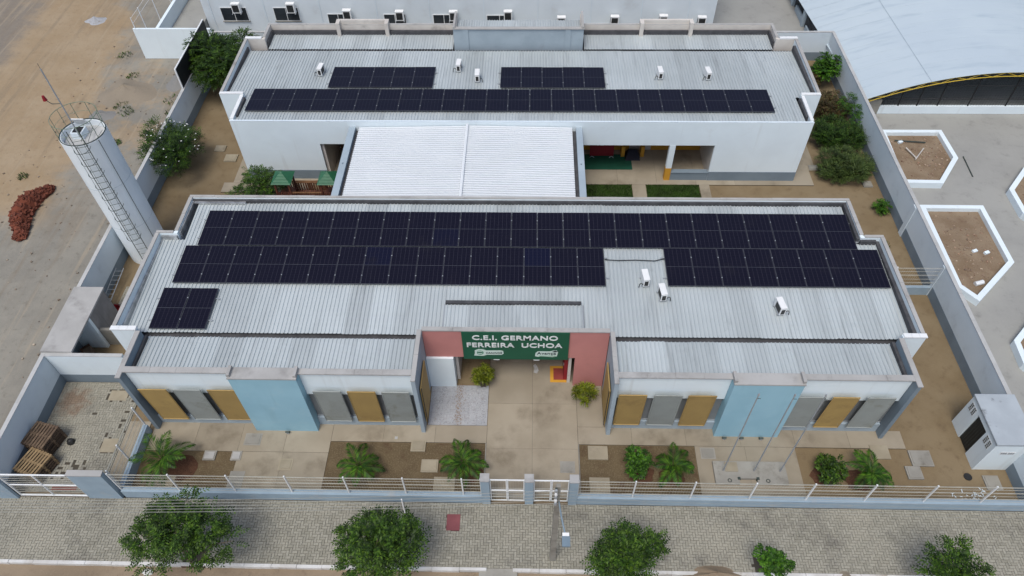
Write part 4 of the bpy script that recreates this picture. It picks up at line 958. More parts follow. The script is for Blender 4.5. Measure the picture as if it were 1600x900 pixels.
# ------------------------------------------------------------------ utility pole, lamp and wires
UP = thing('utility_pole', (.94,9.5,0), 'grey concrete utility pole with street lamp in front of the gate', 'utility pole')
PX, PY = .94, 9.5
m_ = MB(); m_.v = [(PX-.11,PY-.09,0),(PX+.11,PY-.09,0),(PX+.11,PY+.09,0),(PX-.11,PY+.09,0),(PX-.07,PY-.06,6.3),(PX+.07,PY-.06,6.3),(PX+.07,PY+.06,6.3),(PX-.07,PY+.06,6.3)]
m_.f = [(0,3,2,1),(4,5,6,7),(0,1,5,4),(1,2,6,5),(2,3,7,6),(3,0,4,7)]; m_.build('pole', M['slab'], UP)
rk = MB().box(PX-.1,PY-.14,5.2,PX-.04,PY-.09,6.35).build('insulator_rack', M['dkmetal'], UP)
for k in range(5): MB().tube((PX-.07,PY-.17,5.32+k*.23),(PX-.07,PY-.17,5.42+k*.23),.055,8,.04).build('insulator', M['acwhite'] if k%2 else M['galv'], rk)
lmc = pm('lamp_grey_blue',(.28,.36,.42),None,2,.5)
MB().path([(PX+.05,PY-.05,5.25),(PX+.1,PY-.7,5.6),(PX+.2,PY-1.35,5.78)],.026,6).build('lamp_arm', lmc, UP)
lh = MB(); lh.obox((PX+.21,PY-1.53,5.8),.24,.3,.1,0,.1); lh.build('lamp_head', pm('lamp_head',(.16,.22,.27),None,2,.4), UP)
MB().obox((PX+.205,PY-1.33,5.82),.2,.1,.11,0,.1).build('lamp_collar', M['acwhite'], UP)
wm = pm('wire_grey',(.33,.33,.30),None,2,.6)
for k in range(5):
    z0 = 5.37+k*.23
    for s, nm in ((-1,'left'),(1,'right')):
        pts = []
        for i in range(25):
            u_ = i/24; sag = .95 if s < 0 else .6
            pts.append((PX-.07+s*36*u_, PY-.17-.35*u_*(1 if s < 0 else .2), z0-4*sag*u_*(1-u_)))
        tag(MB().path(pts,(.0075 if s < 0 else .004),4).build('overhead_wire', wm), ['lowest','second lowest','middle','second highest','highest'][k]+' overhead wire running '+nm+' from the utility pole', 'wire', 'overhead wires along the sidewalk')
tag(MB().path([(-3.9,9.22,4.75),(-3.88,9.22,5.75)],.022,5).build('wire_spacer', M['acwhite']), 'white spacer rod clipped across the overhead wires', 'spacer')

# ------------------------------------------------------------------ plants
def leaflet(mb, p, d, l, wdt, up=Vector((0,0,1))):
    s = d.cross(up)
    if s.length < 1e-4: s = Vector((1,0,0))
    s = s.normalized()*wdt/2; m = p+d*(l*.5)
    mb._add([p, m-s, p+d*l, m+s], [(0,1,2,3)])
def rdir(r): 
    while True:
        v = Vector((r.uniform(-1,1),r.uniform(-1,1),r.uniform(-1,1)))
        if .05 < v.length < 1: return v.normalized()
def crown_mesh(blobs, nspray, r, ll=.13, lw=.05, pairs=5, rach=.42, droop=.35):
    mb = MB(); tot = sum(b[1][0]*b[1][1]*b[1][2] for b in blobs)
    for c, rad in blobs:
        k = max(6, int(nspray*(rad[0]*rad[1]*rad[2])/tot))
        for _ in range(k):
            v = rdir(r); q = r.uniform(.35,1.0)**.5
            p = Vector(c)+Vector((v.x*rad[0]*q, v.y*rad[1]*q, v.z*rad[2]*q))
            d = (v*.9+rdir(r)*.7+Vector((0,0,.25))).normalized()
            if d.z < -.4: d.z *= -.3; d.normalize()
            L = rach*r.uniform(.65,1.25)
            for i in range(pairs):
                u_ = (i+.6)/pairs; pos = p+d*(L*u_)-Vector((0,0,droop*L*u_*u_))
                td = (d-Vector((0,0,2*droop*u_))).normalized(); sd = td.cross(Vector((0,0,1)))
                if sd.length < .05: sd = Vector((1,0,0))
                sd.normalize()
                for s in (-1,1):
                    ld_ = (td*.55+sd*s*.9+Vector((0,0,r.uniform(-.35,.15)))).normalized()
                    leaflet(mb, pos, ld_, ll*r.uniform(.75,1.2), lw)
            leaflet(mb, p+d*L-Vector((0,0,droop*L)), (d-Vector((0,0,droop*2))).normalized(), ll, lw)
    return mb
def limbs(mb, base, fork, r0, blobs, r):
    base = Vector(base); fork = Vector(fork)
    mid = (base+fork)/2+Vector((r.uniform(-.06,.06),r.uniform(-.06,.06),0))
    mb.path([base, mid, fork], r0, 8, r0*.7)
    for c, rad in blobs:
        c = Vector(c); m2 = (fork+c)/2+Vector((r.uniform(-.12,.12),r.uniform(-.12,.12),r.uniform(-.1,.15)))
        mb.path([fork, m2, c, c+(c-m2)*.5], r0*.45, 5, r0*.1)
def tree(name, label, base, blobs, nspray, mat, seed, group, r0=.07, fork=None, cat='tree', **kw):
    r = random.Random(seed)
    if name == 'street_tree': blobs = [(c, tuple(q*r.uniform(.76,.98) for q in rd)) for c, rd in blobs]
    t = thing(name, base, label, cat, group)
    f_ = fork or (base[0], base[1], base[2]+min(b[0][2] for b in blobs)*.6)
    tm = MB(); limbs(tm, base, f_, r0, blobs, r); tm.build('trunk', M['bark'], t)
    crown_mesh(blobs, nspray, r, **kw).build('crown', M[mat], t)
    return t
def blobset(c, R, n, seed, flat=.75, size=.45):
    r = random.Random(seed); out = [(tuple(c), (R[0]*.55,R[1]*.55,R[2]*.6))]
    for i in range(n):
        a = 2*math.pi*i/n+r.uniform(-.3,.3); q = r.uniform(.5,.78); s = size*r.uniform(.7,1.2)
        out.append(((c[0]+math.cos(a)*R[0]*q, c[1]+math.sin(a)*R[1]*q, c[2]+r.uniform(-.35,.45)*R[2]), (R[0]*s,R[1]*s,R[2]*s*flat+.1)))
    return out
ST = 'trees planted along the sidewalk'
b1 = [((-12.1,9.35,2.7),(.95,.75,.6)),((-13.1,9.2,2.3),(.8,.6,.55)),((-11.2,9.6,2.5),(.75,.6,.5)),((-12.6,9.9,2.6),(.7,.55,.5)),((-10.5,9.1,2.2),(.6,.4,.3)),((-11.2,8.9,1.8),(.55,.45,.4)),((-13.2,8.75,1.6),(.55,.45,.4)),((-12.0,10.3,2.7),(.45,.4,.35))]
tree('street_tree', 'wide leafy street tree on the left of the sidewalk', (tree_x[0],9.1,0), b1, 700, 'leaf', 11, ST, fork=(-12.3,9.15,1.2))
b2 = [((-5.1,9.1,2.6),(.85,.7,.6)),((-5.85,9.2,2.3),(.75,.6,.55)),((-4.3,9.15,2.3),(.75,.6,.55)),((-5.3,9.7,2.5),(.6,.5,.4)),((-4.5,9.6,2.4),(.6,.5,.4)),((-4.9,8.6,2.0),(.9,.5,.5)),((-5.9,8.6,1.8),(.55,.45,.4))]
tree('street_tree', 'dense rounded street tree left of the gate', (tree_x[1],9.0,0), b2, 760, 'leaf', 12, ST, fork=(-5.2,9.0,1.2))
b3 = [((3.4,9.1,2.1),(.7,.55,.5)),((2.9,8.9,1.8),(.55,.45,.45)),((4.0,9.25,2.1),(.6,.45,.4)),((3.2,9.5,2.2),(.5,.4,.35)),((4.35,9.4,2.0),(.35,.3,.25)),((3.5,8.6,1.6),(.65,.4,.4)),((2.6,8.8,1.6),(.35,.35,.35))]
tree('street_tree', 'feathery street tree right of the utility pole', (tree_x[2],9.0,0), b3, 540, 'leaf', 13, ST, r0=.05, fork=(3.5,9.0,.9))
b4 = [((8.6,9.1,1.5),(.32,.26,.25)),((8.25,9.15,1.5),(.22,.2,.2)),((8.9,9.0,1.4),(.26,.22,.22)),((8.6,8.8,1.2),(.26,.2,.2)),((8.3,9.4,1.5),(.18,.15,.15))]
tree('street_tree', 'small bright green sapling on the right half of the sidewalk', (8.75,9.0,0), b4, 170, 'leaf_bright', 14, ST, r0=.03, fork=(8.65,9.0,.7), ll=.10, lw=.06, pairs=4, rach=.2)
b5 = [((14.2,8.8,2.1),(.45,.4,.35)),((14.9,8.75,2.1),(.5,.4,.35)),((14.5,9.2,2.3),(.35,.3,.3)),((13.9,8.6,1.8),(.35,.3,.3)),((15.3,8.6,1.9),(.35,.3,.3)),((14.7,8.4,1.7),(.4,.3,.3)),((14.05,9.15,2.2),(.3,.25,.25))]
tree('street_tree', 'thin open street tree at the far right of the sidewalk', (tree_x[4]-.3,9.0,0), b5, 210, 'leaf', 15, ST, r0=.04, fork=(14.7,8.8,1.2))

tree('shade_tree', 'large dark green tree beside the black panel, upper left', (-18.8,39.3,0), blobset((-19.0,38.9,2.3),(1.75,2.3,1.5),8,21), 1150, 'leaf_dark', 21, 'trees and shrubs of the plot', r0=.12, ll=.2, lw=.075, pairs=5, rach=.5)
ol = tree('oleander', 'dark oleander bush with white flowers leaning over the left wall', (-20.0,31.2,0), blobset((-19.75,31.2,1.5),(1.45,1.7,1.2),8,22), 1000, 'leaf_dark', 22, 'trees and shrubs of the plot', cat='bush', r0=.06, ll=.17, lw=.042, pairs=4, rach=.35, droop=.1)
fl = MB(); rr = random.Random(5)
for _ in range(40):
    v = rdir(rr); v.z = abs(v.z); p = Vector((-19.8,31.2,1.5))+Vector((v.x*1.5,v.y*1.7,v.z*1.25))
    for k in range(5):
        a = k*1.256; leaflet(fl, p, Vector((math.cos(a),math.sin(a),.3)).normalized(), .05, .045)
stuff(fl.build('flowers', M['petal'], ol))
tree('court_shrub', 'light green feathery shrub beside the wooden play set', (-14.5,28.4,0), blobset((-14.35,28.7,1.35),(1.0,.9,.9),7,23)+[((-15.2,27.9,.9),(.6,.5,.5))], 620, 'leaf', 23, 'trees and shrubs of the plot', cat='bush', r0=.04, ll=.11, lw=.04, rach=.3)
HG = 'bushes along the right wall'
tree('climbing_bush', 'bright green bush in the far right corner of the plot', (18.2,39.5,0), blobset((18.3,39.5,1.2),(.6,.8,.7),6,24), 330, 'leaf_bright', 24, HG, cat='bush', r0=.04, ll=.15, lw=.08, pairs=4, rach=.25)
tree('dry_bush', 'brownish dry bush just in front of the bright corner bush', (17.5,39.0,0), blobset((17.4,39.2,.6),(.5,.8,.5),5,34), 200, 'leaf_red', 34, HG, cat='bush', r0=.03, ll=.13, lw=.05, pairs=4, rach=.25)
tree('dry_bush', 'reddish brown bush against the right wall', (17.7,36.3,0), blobset((17.7,36.3,.7),(1.0,.9,.55),8,25), 800, 'leaf_red', 25, HG, cat='bush', r0=.03, ll=.12, lw=.045, pairs=4, rach=.28)
tree('slender_shrub', 'pale green slender shrub between the reddish bush and the wall', (18.6,35.2,0), [((18.55,35.9,1.3),(.3,.35,.4)),((18.6,35.0,1.2),(.35,.35,.35)),((18.7,34.3,1.0),(.25,.25,.25))], 130, 'leaf_bright', 26, HG, cat='bush', r0=.025, ll=.12, lw=.04, pairs=4, rach=.3)
tree('hedge_bush', 'dark green spreading bush at the middle of the right wall', (17.4,33.5,0), blobset((17.45,33.6,.7),(1.25,1.25,.65),9,27), 1500, 'leaf_dark', 27, HG, cat='bush', r0=.03, ll=.12, lw=.035, pairs=4, rach=.3, droop=.15)
tree('hedge_bush', 'dark green low rounded bush nearest the front along the right wall', (17.3,30.9,0), blobset((17.35,31.0,.65),(1.35,1.15,.6),9,28), 1600, 'leaf_grey', 28, HG, cat='bush', r0=.03, ll=.12, lw=.035, pairs=4, rach=.3, droop=.15)
tree('young_plant', 'small yellow green plant in bare soil by the right wall', (18.45,28.0,0), blobset((18.45,28.05,.35),(.35,.35,.3),5,29), 80, 'leaf_bright', 29, HG, cat='plant', r0=.02, ll=.15, lw=.05, pairs=3, rach=.2)
tree('garden_shrub', 'round green shrub left of the fourth palm', (4.4,13.05,0), blobset((4.42,13.15,.55),(.48,.5,.42),6,30), 200, 'leaf_bright', 30, 'garden shrubs beside the palms', cat='shrub', r0=.025, ll=.11, lw=.06, pairs=3, rach=.18)
tree('garden_shrub', 'round green shrub left of the last palm on the right', (11.9,12.95,0), blobset((11.9,13.0,.55),(.5,.5,.42),6,31), 220, 'leaf', 31, 'garden shrubs beside the palms', cat='shrub', r0=.025, ll=.11, lw=.06, pairs=3, rach=.18)

def palm(base, R, n, seed, label, hh=.55):
    r = random.Random(seed); t = thing('palm', base, label, 'palm', 'young palms in the garden beds')
    b = Vector(base); top = b+Vector((r.uniform(-.05,.05),r.uniform(-.05,.05),hh))
    MB().path([b, (b+top)/2, top], .10, 8, .06).build('trunk', M['palmbark'], t)
    for k in range(n):
        a = 2*math.pi*k/n+r.uniform(-.2,.2); el = r.uniform(.35,1.35); L = R*r.uniform(.85,1.15)
        h_ = Vector((math.cos(a),math.sin(a),0)); pts = []
        p = top.copy(); e = el; S = 14; step = L/S*1.25
        for i in range(S+1):
            pts.append(p.copy()); d = h_*math.cos(e)+Vector((0,0,1))*math.sin(e); p = p+d*step; e -= (1.5+.5*r.random())/S
        fm = MB(); fm.path(pts, .014, 4, .004)
        for i in range(2, S+1):
            td = (pts[min(i+1,S)]-pts[i-1]).normalized(); sd = td.cross(Vector((0,0,1))).normalized()
            ll = R*.36*math.sin(math.pi*min(1,(i/S)*.8+.18))+.05
            for s in (-1,1):
                for q in (0,.5):
                    dd = (td*.75+sd*s*.75+Vector((0,0,-.22+r.uniform(-.15,.15)))).normalized()
                    leaflet(fm, pts[i]-td*step*q, dd, ll*r.uniform(.8,1.1), .036)
        fm.build('frond', M['leaf_palm'], t)
palm((-14.5,12.95,0), 1.1, 10, 41, 'largest palm, in the first bed at the far left', .7)
palm((-6.7,12.9,0), .88, 8, 42, 'palm at the left end of the second bed')
palm((-2.5,13.0,0), .88, 9, 43, 'palm just left of the entrance walkway', .6)
palm((5.75,13.0,0), .88, 8, 44, 'palm at the right end of the third bed')
palm((13.35,12.85,0), .88, 10, 45, 'palm at the far right of the garden beds')
for x, y, r in ((-14.1,12.9,.75),(-6.55,12.9,.45),(-2.3,12.85,.5),(4.5,12.95,.55),(5.75,12.85,.5),(11.75,12.95,.55),(13.1,12.8,.6)):
    md = MB(); n = 18; rr = random.Random(int(x*9)); ra = [r*rr.uniform(.85,1.12) for _ in range(n)]
    md.v = [(x+ra[i]*math.cos(2*math.pi*i/n), y+.8*ra[i]*math.sin(2*math.pi*i/n), .009) for i in range(n)]+[(x+.6*ra[i]*math.cos(2*math.pi*i/n), y+.5*ra[i]*math.sin(2*math.pi*i/n), .05) for i in range(n)]+[(x,y,.06)]
    md.f = [(i,(i+1)%n,n+(i+1)%n,n+i) for i in range(n)]+[(n+i,n+(i+1)%n,2*n) for i in range(n)]
    struct(md.build('mulch_bed', M['mulch'], smooth=True))
def dracaena(base, R, h, seed, label, mat):
    r = random.Random(seed); t = thing('dracaena', base, label, 'plant', 'strap leaved bushes at the entrance'); st = MB(); lf = MB(); b = Vector(base)
    for k in range(26):
        a = r.uniform(0,6.28); q = R*math.sqrt(r.random())*.8; tip = b+Vector((math.cos(a)*q, math.sin(a)*q, h*r.uniform(.45,1.0)*(1-.35*q/R)))
        st.path([b+Vector((math.cos(a)*q*.4,math.sin(a)*q*.4,0)), tip], .018, 5, .012)
        for j in range(22):
            a2 = r.uniform(0,6.28); e = r.uniform(-.1,1.2); d = Vector((math.cos(a2)*math.cos(e),math.sin(a2)*math.cos(e),math.sin(e)))
            p2 = tip+d*.13; leaflet(lf, tip, d, .2, .036); leaflet(lf, p2, (d-Vector((0,0,.7))).normalized(), .15, .03)
    st.build('stems', M['bark'], t); lf.build('leaves', M[mat], t)
dracaena((-1.95,17.0,.03), .5, 1.25, 51, 'tall green strap leaved bush left of the entrance passage', 'leaf_yel')
dracaena((2.38,16.3,.05), .52, .95, 52, 'yellow green strap leaved bush against the salmon entrance wall', 'leaf_yel')

# ------------------------------------------------------------------ play set in the court
PS = thing('play_set', (-11.6,28.4,0), 'wooden play set with two green roofed towers and a slatted bridge', 'playground')
for cx, cy in ((-12.9,28.35),(-10.5,28.35)):
    for sx in (-.36,.36):
        for sy in (-.42,.42): MB().box(cx+sx-.045,cy+sy-.045,0,cx+sx+.045,cy+sy+.045,1.85).build('post', M['redwood'], PS)
    rp = MB(); rp.v = [(cx-.52,cy-.55,1.85),(cx+.52,cy-.55,1.85),(cx+.52,cy+.55,1.85),(cx-.52,cy+.55,1.85),(cx,cy,2.3)]; rp.f = [(0,1,4),(1,2,4),(2,3,4),(3,0,4),(3,2,1,0)]
    rp_ = rp.build('tower_roof', M['playgreen'], PS)
    for k in range(4):
        u_ = .15+.22*k; MB().box(cx-.52*(1-u_),cy-.555*(1-u_)-.006,1.85+.45*u_,cx+.52*(1-u_),cy-.555*(1-u_)+.01,1.865+.45*u_).build('roof_batten', M['playgreen'], rp_)
    MB().box(cx-.4,cy-.46,.75,cx+.4,cy+.46,.8).build('deck', M['redwood'], PS)
    for k in range(7): MB().box(cx-.4+k*.125,cy-.48,.1,cx-.34+k*.125,cy-.455,1.25).build('slat', M['redwood'], PS)
for k in range(13): MB().box(-12.45+k*.12,27.95,.6,-12.36+k*.12,28.75,.64).build('bridge_board', M['redwood'], PS)
for y in (27.95,28.75):
    MB().box(-12.5,y-.03,1.15,-10.9,y+.03,1.21).build('handrail', M['pot_orange'], PS)
    for k in range(14): MB().box(-12.46+k*.115,y-.015,.64,-12.41+k*.115,y+.015,1.15).build('slat', M['redwood'], PS)
for k in range(24): MB().box(-13.3+k*.14,29.22,.05,-13.24+k*.14,29.25,.8).build('slat', M['pot_orange'], PS)
MB().box(-13.35,29.2,.8,-9.9,29.27,.86).build('handrail', M['pot_orange'], PS)
struct(MB().box(-13.8,26.8,.0,-9.5,29.15,.03).build('play_ground', M['mulch']))

# covered recess: carpet, red board, vinyl ramp
tag(MB().box(2.6,31.2,.052,5.72,32.5,.065).build('green_carpet', M['green_carpet']), 'dark green carpet on the floor of the covered recess', 'carpet')
RBd = thing('red_panel_wall', (4.05,32.5,.05), 'red board with white numerals standing at the back of the green carpet', 'panel')
MB().obox((4.06,32.5,.72),1.35,.06,1.3,0,-.18).build('board', M['red'], RBd)
tm_ = text_mesh('numerals', '02', .42, .34, M['signwhite'], RBd, 3.92, 32.40, .95, 0, .004)
for x in (3.5,4.6): MB().path([(x-.12+.24*k/6,32.2,.07+.1*math.sin(math.pi*k/6)) for k in range(7)],.012,4).build('foot_hoop', M['signwhite'], RBd)
VR = thing('vinyl_ramp', (5.8,32.3,.05), 'small navy padded ramp with ochre sides beside the red board', 'play ramp')
m_ = MB(); m_.v = [(5.38,31.95,.07),(6.22,31.95,.07),(6.05,32.45,.42),(5.55,32.45,.42),(5.38,32.6,.07),(6.22,32.6,.07),(6.05,32.6,.42),(5.55,32.6,.42)]; m_.f = [(0,1,2,3),(3,2,6,7),(1,5,6,2),(0,3,7,4),(4,7,6,5),(0,4,5,1)]
m_.build('pad', M['navy'], VR)
for x in (5.15,6.25): MB().box(x,32.3,.055,x+.2,32.85,.75).build('side_block', M['yellow'], VR)
# entrance mat
MT = thing('door_mat', (1.35,17.55,.05), 'red mat with ochre border painted on the passage floor', 'mat')
MB().box(.95,17.15,.052,1.66,18.0,.056).build('border', M['yellow'], MT); MB().box(1.1,17.28,.0565,1.66,17.88,.06).build('field', pm('mat_red',(.28,.05,.04),None,2,.8), MT)
tag(MB().prism([(.22,17.65),(.38,17.6),(.45,17.75),(.4,17.95),(.3,18.1),(.2,18.0),(.27,17.85)],.051,.054).build('floor_mark', pm('worn_white_paint',(.5,.5,.5),(.38,.36,.33),9,.8)), 'worn whitish mark on the passage floor under the sign', 'mark')

# ------------------------------------------------------------------ plaza: planters, vaulted court
def planter(outer, label, seed):
    cx = sum(p[0] for p in outer)/len(outer); cy = sum(p[1] for p in outer)/len(outer); n = len(outer)
    t = thing('planter', (cx,cy,0), label, 'planter', 'white kerbed planters on the plaza')
    inn = []
    for i in range(n):
        p0, p1, p2 = Vector(outer[i-1]), Vector(outer[i]), Vector(outer[(i+1)%n])
        e1 = (p1-p0).normalized(); e2 = (p2-p1).normalized(); n1 = Vector((-e1.y,e1.x)); n2 = Vector((-e2.y,e2.x))
        if (Vector((cx,cy))-p1).dot(n1) < 0: n1 = -n1; n2 = -n2
        bs = (n1+n2).normalized(); inn.append(p1+bs*(.25/max(.4,bs.dot(n1))))
    for i in range(n):
        j = (i+1)%n; MB().prism([tuple(outer[i]),tuple(outer[j]),tuple(inn[j]),tuple(inn[i])] ,-.02,.36).build('kerb', M['white'], t)
    so_ = MB(); so_._add([(p.x,p.y,.12) for p in inn]+[(cx,cy,.2)],[(i,(i+1)%n,n) for i in range(n)]); so_.build('soil', M['rubble'], t)
    r = random.Random(seed); st = MB()
    for _ in range(130):
        k = r.randrange(n); a = r.random(); b = r.random()**.7
        p = (Vector(inn[k])*a+Vector(inn[(k+1)%n])*(1-a))*b*.95+Vector((cx,cy))*(1-b*.95); s = r.uniform(.02,.07)
        st.obox((p.x,p.y,.2-.08*b+s*.3),s*1.6,s,s*.8,r.uniform(0,3),r.uniform(-.5,.5))
    stuff(st.build('rubble', pm('rubble_bits',(.34,.27,.2),(.24,.14,.09),3,.9,irand=.4), t))
    return t
p1 = planter([(20.3,34.45),(23.8,34.45),(23.85,31.95),(22.3,29.85),(20.1,29.9)], 'white kerbed planter of rubble soil nearest the vaulted roof', 61)
planter([(20.45,28.17),(23.73,28.15),(23.68,24.15),(21.05,21.67),(20.35,22.6)], 'white kerbed planter of rubble soil in the middle of the plaza edge', 62)
planter([(25.6,29.45),(27.3,31.4),(30.5,31.4),(30.5,25.5),(26.6,25.6),(25.55,27.6)], 'white kerbed planter cut by the right edge, upper one', 63)
planter([(21.7,19.45),(23.0,20.7),(26.0,20.7),(26.0,15.5),(22.5,16.5),(21.6,18.2)], 'white kerbed planter cut by the right edge, lower one', 64)
for a, b, l, c in (((20.9,33.6,.26),(22.6,33.45,.24),'dark stick lying in the planter nearest the vaulted roof','dkmetal'),((21.5,31.9,.3),(22.3,32.9,.26),'pale stick on the soil of the planter nearest the vaulted roof','beige'),((21.3,32.9,.3),(21.6,32.0,.28),'short pale branch crossing the soil of the upper planter','beige'),
                  ((24.48,32.5,.0),(24.37,30.8,.0),'long dark bar lying on the plaza concrete','dkmetal')):
    tag(MB().tube(a,b,.035,6).build('loose_stick', M[c]), l, 'stick')
tag(MB().tube((21.35,22.85,.22),(21.75,22.95,.26),.11,10).build('pipe_stub', M['white_clean']), 'short white pipe stub in the lower corner of the middle planter', 'pipe')
for x, y, l in ((22.15,25.0,'white rubble block in the middle planter, left one'),(22.7,24.9,'white rubble lump in the middle planter, right one'),(21.2,33.5,'pale stone beside the dark stick in the upper planter')):
    tag(MB().obox((x,y,.22),.26,.15,.12,.4,.1).build('rubble_block', M['white']), l, 'rubble')
VC = thing('vaulted_court', (27.5,43,0), 'sports court under a wide white vaulted roof with yellow trusses', 'building')
AX, AW, Y0, Y1 = 27.6, 8.2, 36.1, 62.0
def arch(u): return AX+AW*u, 1.15+1.95*(1-u*u)
vm = MB(); NU, segs = 40, [(Y0,Y1,0)]
for ya, yb, off in segs:
    base_ = len(vm.v)
    for y in (ya, yb):
        for i in range(NU+1):
            u = -1+2*i/NU; x, z = arch(u); vm.v.append((x-.085*(y-Y0)*max(0,-u)**2, y, z))
    vm.f += [(base_+i, base_+i+1, base_+NU+2+i, base_+NU+1+i) for i in range(NU)]
vr = vm.build('vault_roof', M['roofwhite'], VC, smooth=True)
for y in (Y0+.03,):
    for dz, rr_ in ((-.06,.03),(-.3,.028)):
        MB().path([(arch(-1+2*i/24)[0], y+.05, arch(-1+2*i/24)[1]+dz) for i in range(25)],rr_,5).build('truss_chord', M['yellow_steel'], VC)
    for i in range(24):
        xa, za = arch(-1+2*i/24); xb, zb = arch(-1+2*(i+1)/24)
        MB().tube((xa,y+.05,za-.06 if i%2 else za-.3),(xb,y+.05,zb-.3 if i%2 else zb-.06),.018,4).build('truss_web', M['yellow_steel'], VC)
lap = MB()
for k in range(24):
    y = Y0+.6+k*1.05
    for i in range(NU):
        u0, u1 = -1+2*i/NU, -1+2*(i+1)/NU; a = arch(u0); b = arch(u1); o0 = .085*(y-Y0)*max(0,-u0)**2; o1 = .085*(y-Y0)*max(0,-u1)**2
        lap.quad((a[0]-o0,y,a[1]+.003),(b[0]-o1,y,b[1]+.003),(b[0]-o1,y+.05,b[1]+.010),(a[0]-o0,y+.05,a[1]+.010))
        lap.quad((a[0]-o0,y+.05,a[1]+.010),(b[0]-o1,y+.05,b[1]+.010),(b[0]-o1,y+.06,b[1]+.003),(a[0]-o0,y+.06,a[1]+.003))
lap.build('sheet_laps', M['roofwhite'], VC)
for us in (-.57,):
    sm = MB(); xa, za = arch(us)
    fx = lambda y: xa-.085*(y-Y0)*max(0,-us)**2
    sm.quad((fx(Y0)-.012,Y0,za+.012),(fx(Y0)+.012,Y0,za+.016),(fx(Y1)+.012,Y1,za+.016),(fx(Y1)-.012,Y1,za+.012)); sm.build('roof_seam', M['innerblue'], VC)
MB().box(20.8,36.45,0,40,36.62,.52).build('low_wall', M['white'], VC)
MB().box(20.1,36.4,0,20.78,36.9,1.0).build('corner_pier', M['slab'], VC)
struct(MB().box(20.0,36.7,-.01,36,62,.01).build('court_floor', pm('court_floor',(.24,.25,.245),(.28,.29,.285),.5,.7)))
for x in (20.8,21.9,23.0,24.2,26.0,28.2,30.4,32.6):
    zt = arch((x-AX)/AW)[1]-.3
    MB().tube((x,36.53,.5),(x,36.6,max(.8,zt)),.04,5).build('net_post', M['black'], VC)
for z in (1.0,1.9):
    xs = [AX+AW*(-1+2*i/40) for i in range(41) if arch(-1+2*i/40)[1]-.3 > z]
    MB().tube((xs[0],36.55,z),(min(36,xs[-1]),36.55,z),.03,4).build('net_rail', M['black'], VC)
nm = MB()
for k in range(70):
    x = 20.9+k*.16; zt = min(arch((x-AX)/AW)[1]-.35, 2.7)
    if zt > .6: nm.tube((x,36.56,.52),(x,36.58,zt),.006,3,caps=False)
for k in range(13):
    z = .6+k*.16; xs = [AX+AW*(-1+2*i/80) for i in range(81) if arch(-1+2*i/80)[1]-.35 > z and AX+AW*(-1+2*i/80) > 20.8]
    if xs: nm.tube((xs[0],36.57,z),(min(35,xs[-1]),36.57,z),.006,3,caps=False)
nm.build('net', M['black'], VC)
MB().box(23.0,40,0,25.2,41.2,.5).build('goal_box', M['black'], VC)
for y in (43.5,46.2,49.0):
    MB().box(18.55,y,0,18.95,y+.35,1.1).build('side_column', M['innerblue'], VC); MB().box(18.62,y+.36,0,18.8,y+2.2,.4).build('side_wall', M['innerblue'], VC)
    MB().tube((18.7,y+.3,.4),(18.7,y+2.4,1.05),.03,4).build('side_brace', M['black'], VC); MB().tube((18.7,y+2.4,.4),(18.7,y+.3,1.05),.03,4).build('side_brace', M['black'], VC)
MB().box(18.75,43.4,.0,18.78,62,1.0).build('side_screen', pm('side_mesh',(.05,.055,.06),None,2,.8), VC)

# ------------------------------------------------------------------ white building behind
BB = thing('white_annex', (-5,45.2,0), 'long white building with air conditioners along the top edge', 'building')
MB().box(-22.1,45.2,0,12.2,56,6.4).build('wall', M['bldwhite'], BB)
MB().box(-22.2,45.1,6.404,12.3,56.1,6.55).build('roof_slab', M['slab'], BB)
for x in (-21.6,-17.95,-14.2,-10.4,-6.85,-3.2,.4,3.95,7.3,10.4): MB().box(x,45.17,0,x+.035,45.198,6.4).build('wall_joint', M['palewall'], BB)
for x0, x1, zt, zb in ((-20.91,-19.2,1.99,1.1),(-17.32,-15.7,1.98,1.1),(-13.74,-12.4,1.52,.7),(-9.93,-8.5,1.5,.7),(-6.6,-5.2,1.47,.7),(-2.98,-1.32,1.42,.75),(.5,1.9,.93,.2),(4.0,5.4,.8,.1),(7.4,8.8,.8,.1)):
    wv_ = MB().box(x0-.04,45.16,zb-.04,x1+.04,45.195,zt+.04).build('window', M['white_clean'], BB)
    xm = (x0+x1)/2
    for a, b in ((x0,xm-.02),(xm+.02,x1)): MB().box(a,45.15,zb,b,45.158,zt).build('pane', M['glass'], wv_)
    MB().box(x0-.08,45.1,zb-.09,x1+.08,45.19,zb-.045).build('sill', M['slab'], wv_)
ordn = ['first','second','third','fourth','fifth','sixth','seventh','eighth','ninth','tenth']
for i, (x, z) in enumerate(((-19.69,2.17),(-16.02,2.17),(-12.33,1.7),(-8.81,1.62),(-5.21,1.6),(-1.56,1.62),(2.0,1.2),(5.55,1.25),(8.78,1.3),(11.34,1.2))):
    ac_unit((x,45.2-.33,z-.32), -math.pi/2, ordn[i]+' air conditioner from the left on the white building behind', 'air conditioners on the white annex', wall=True, w2=.27, h=.62)

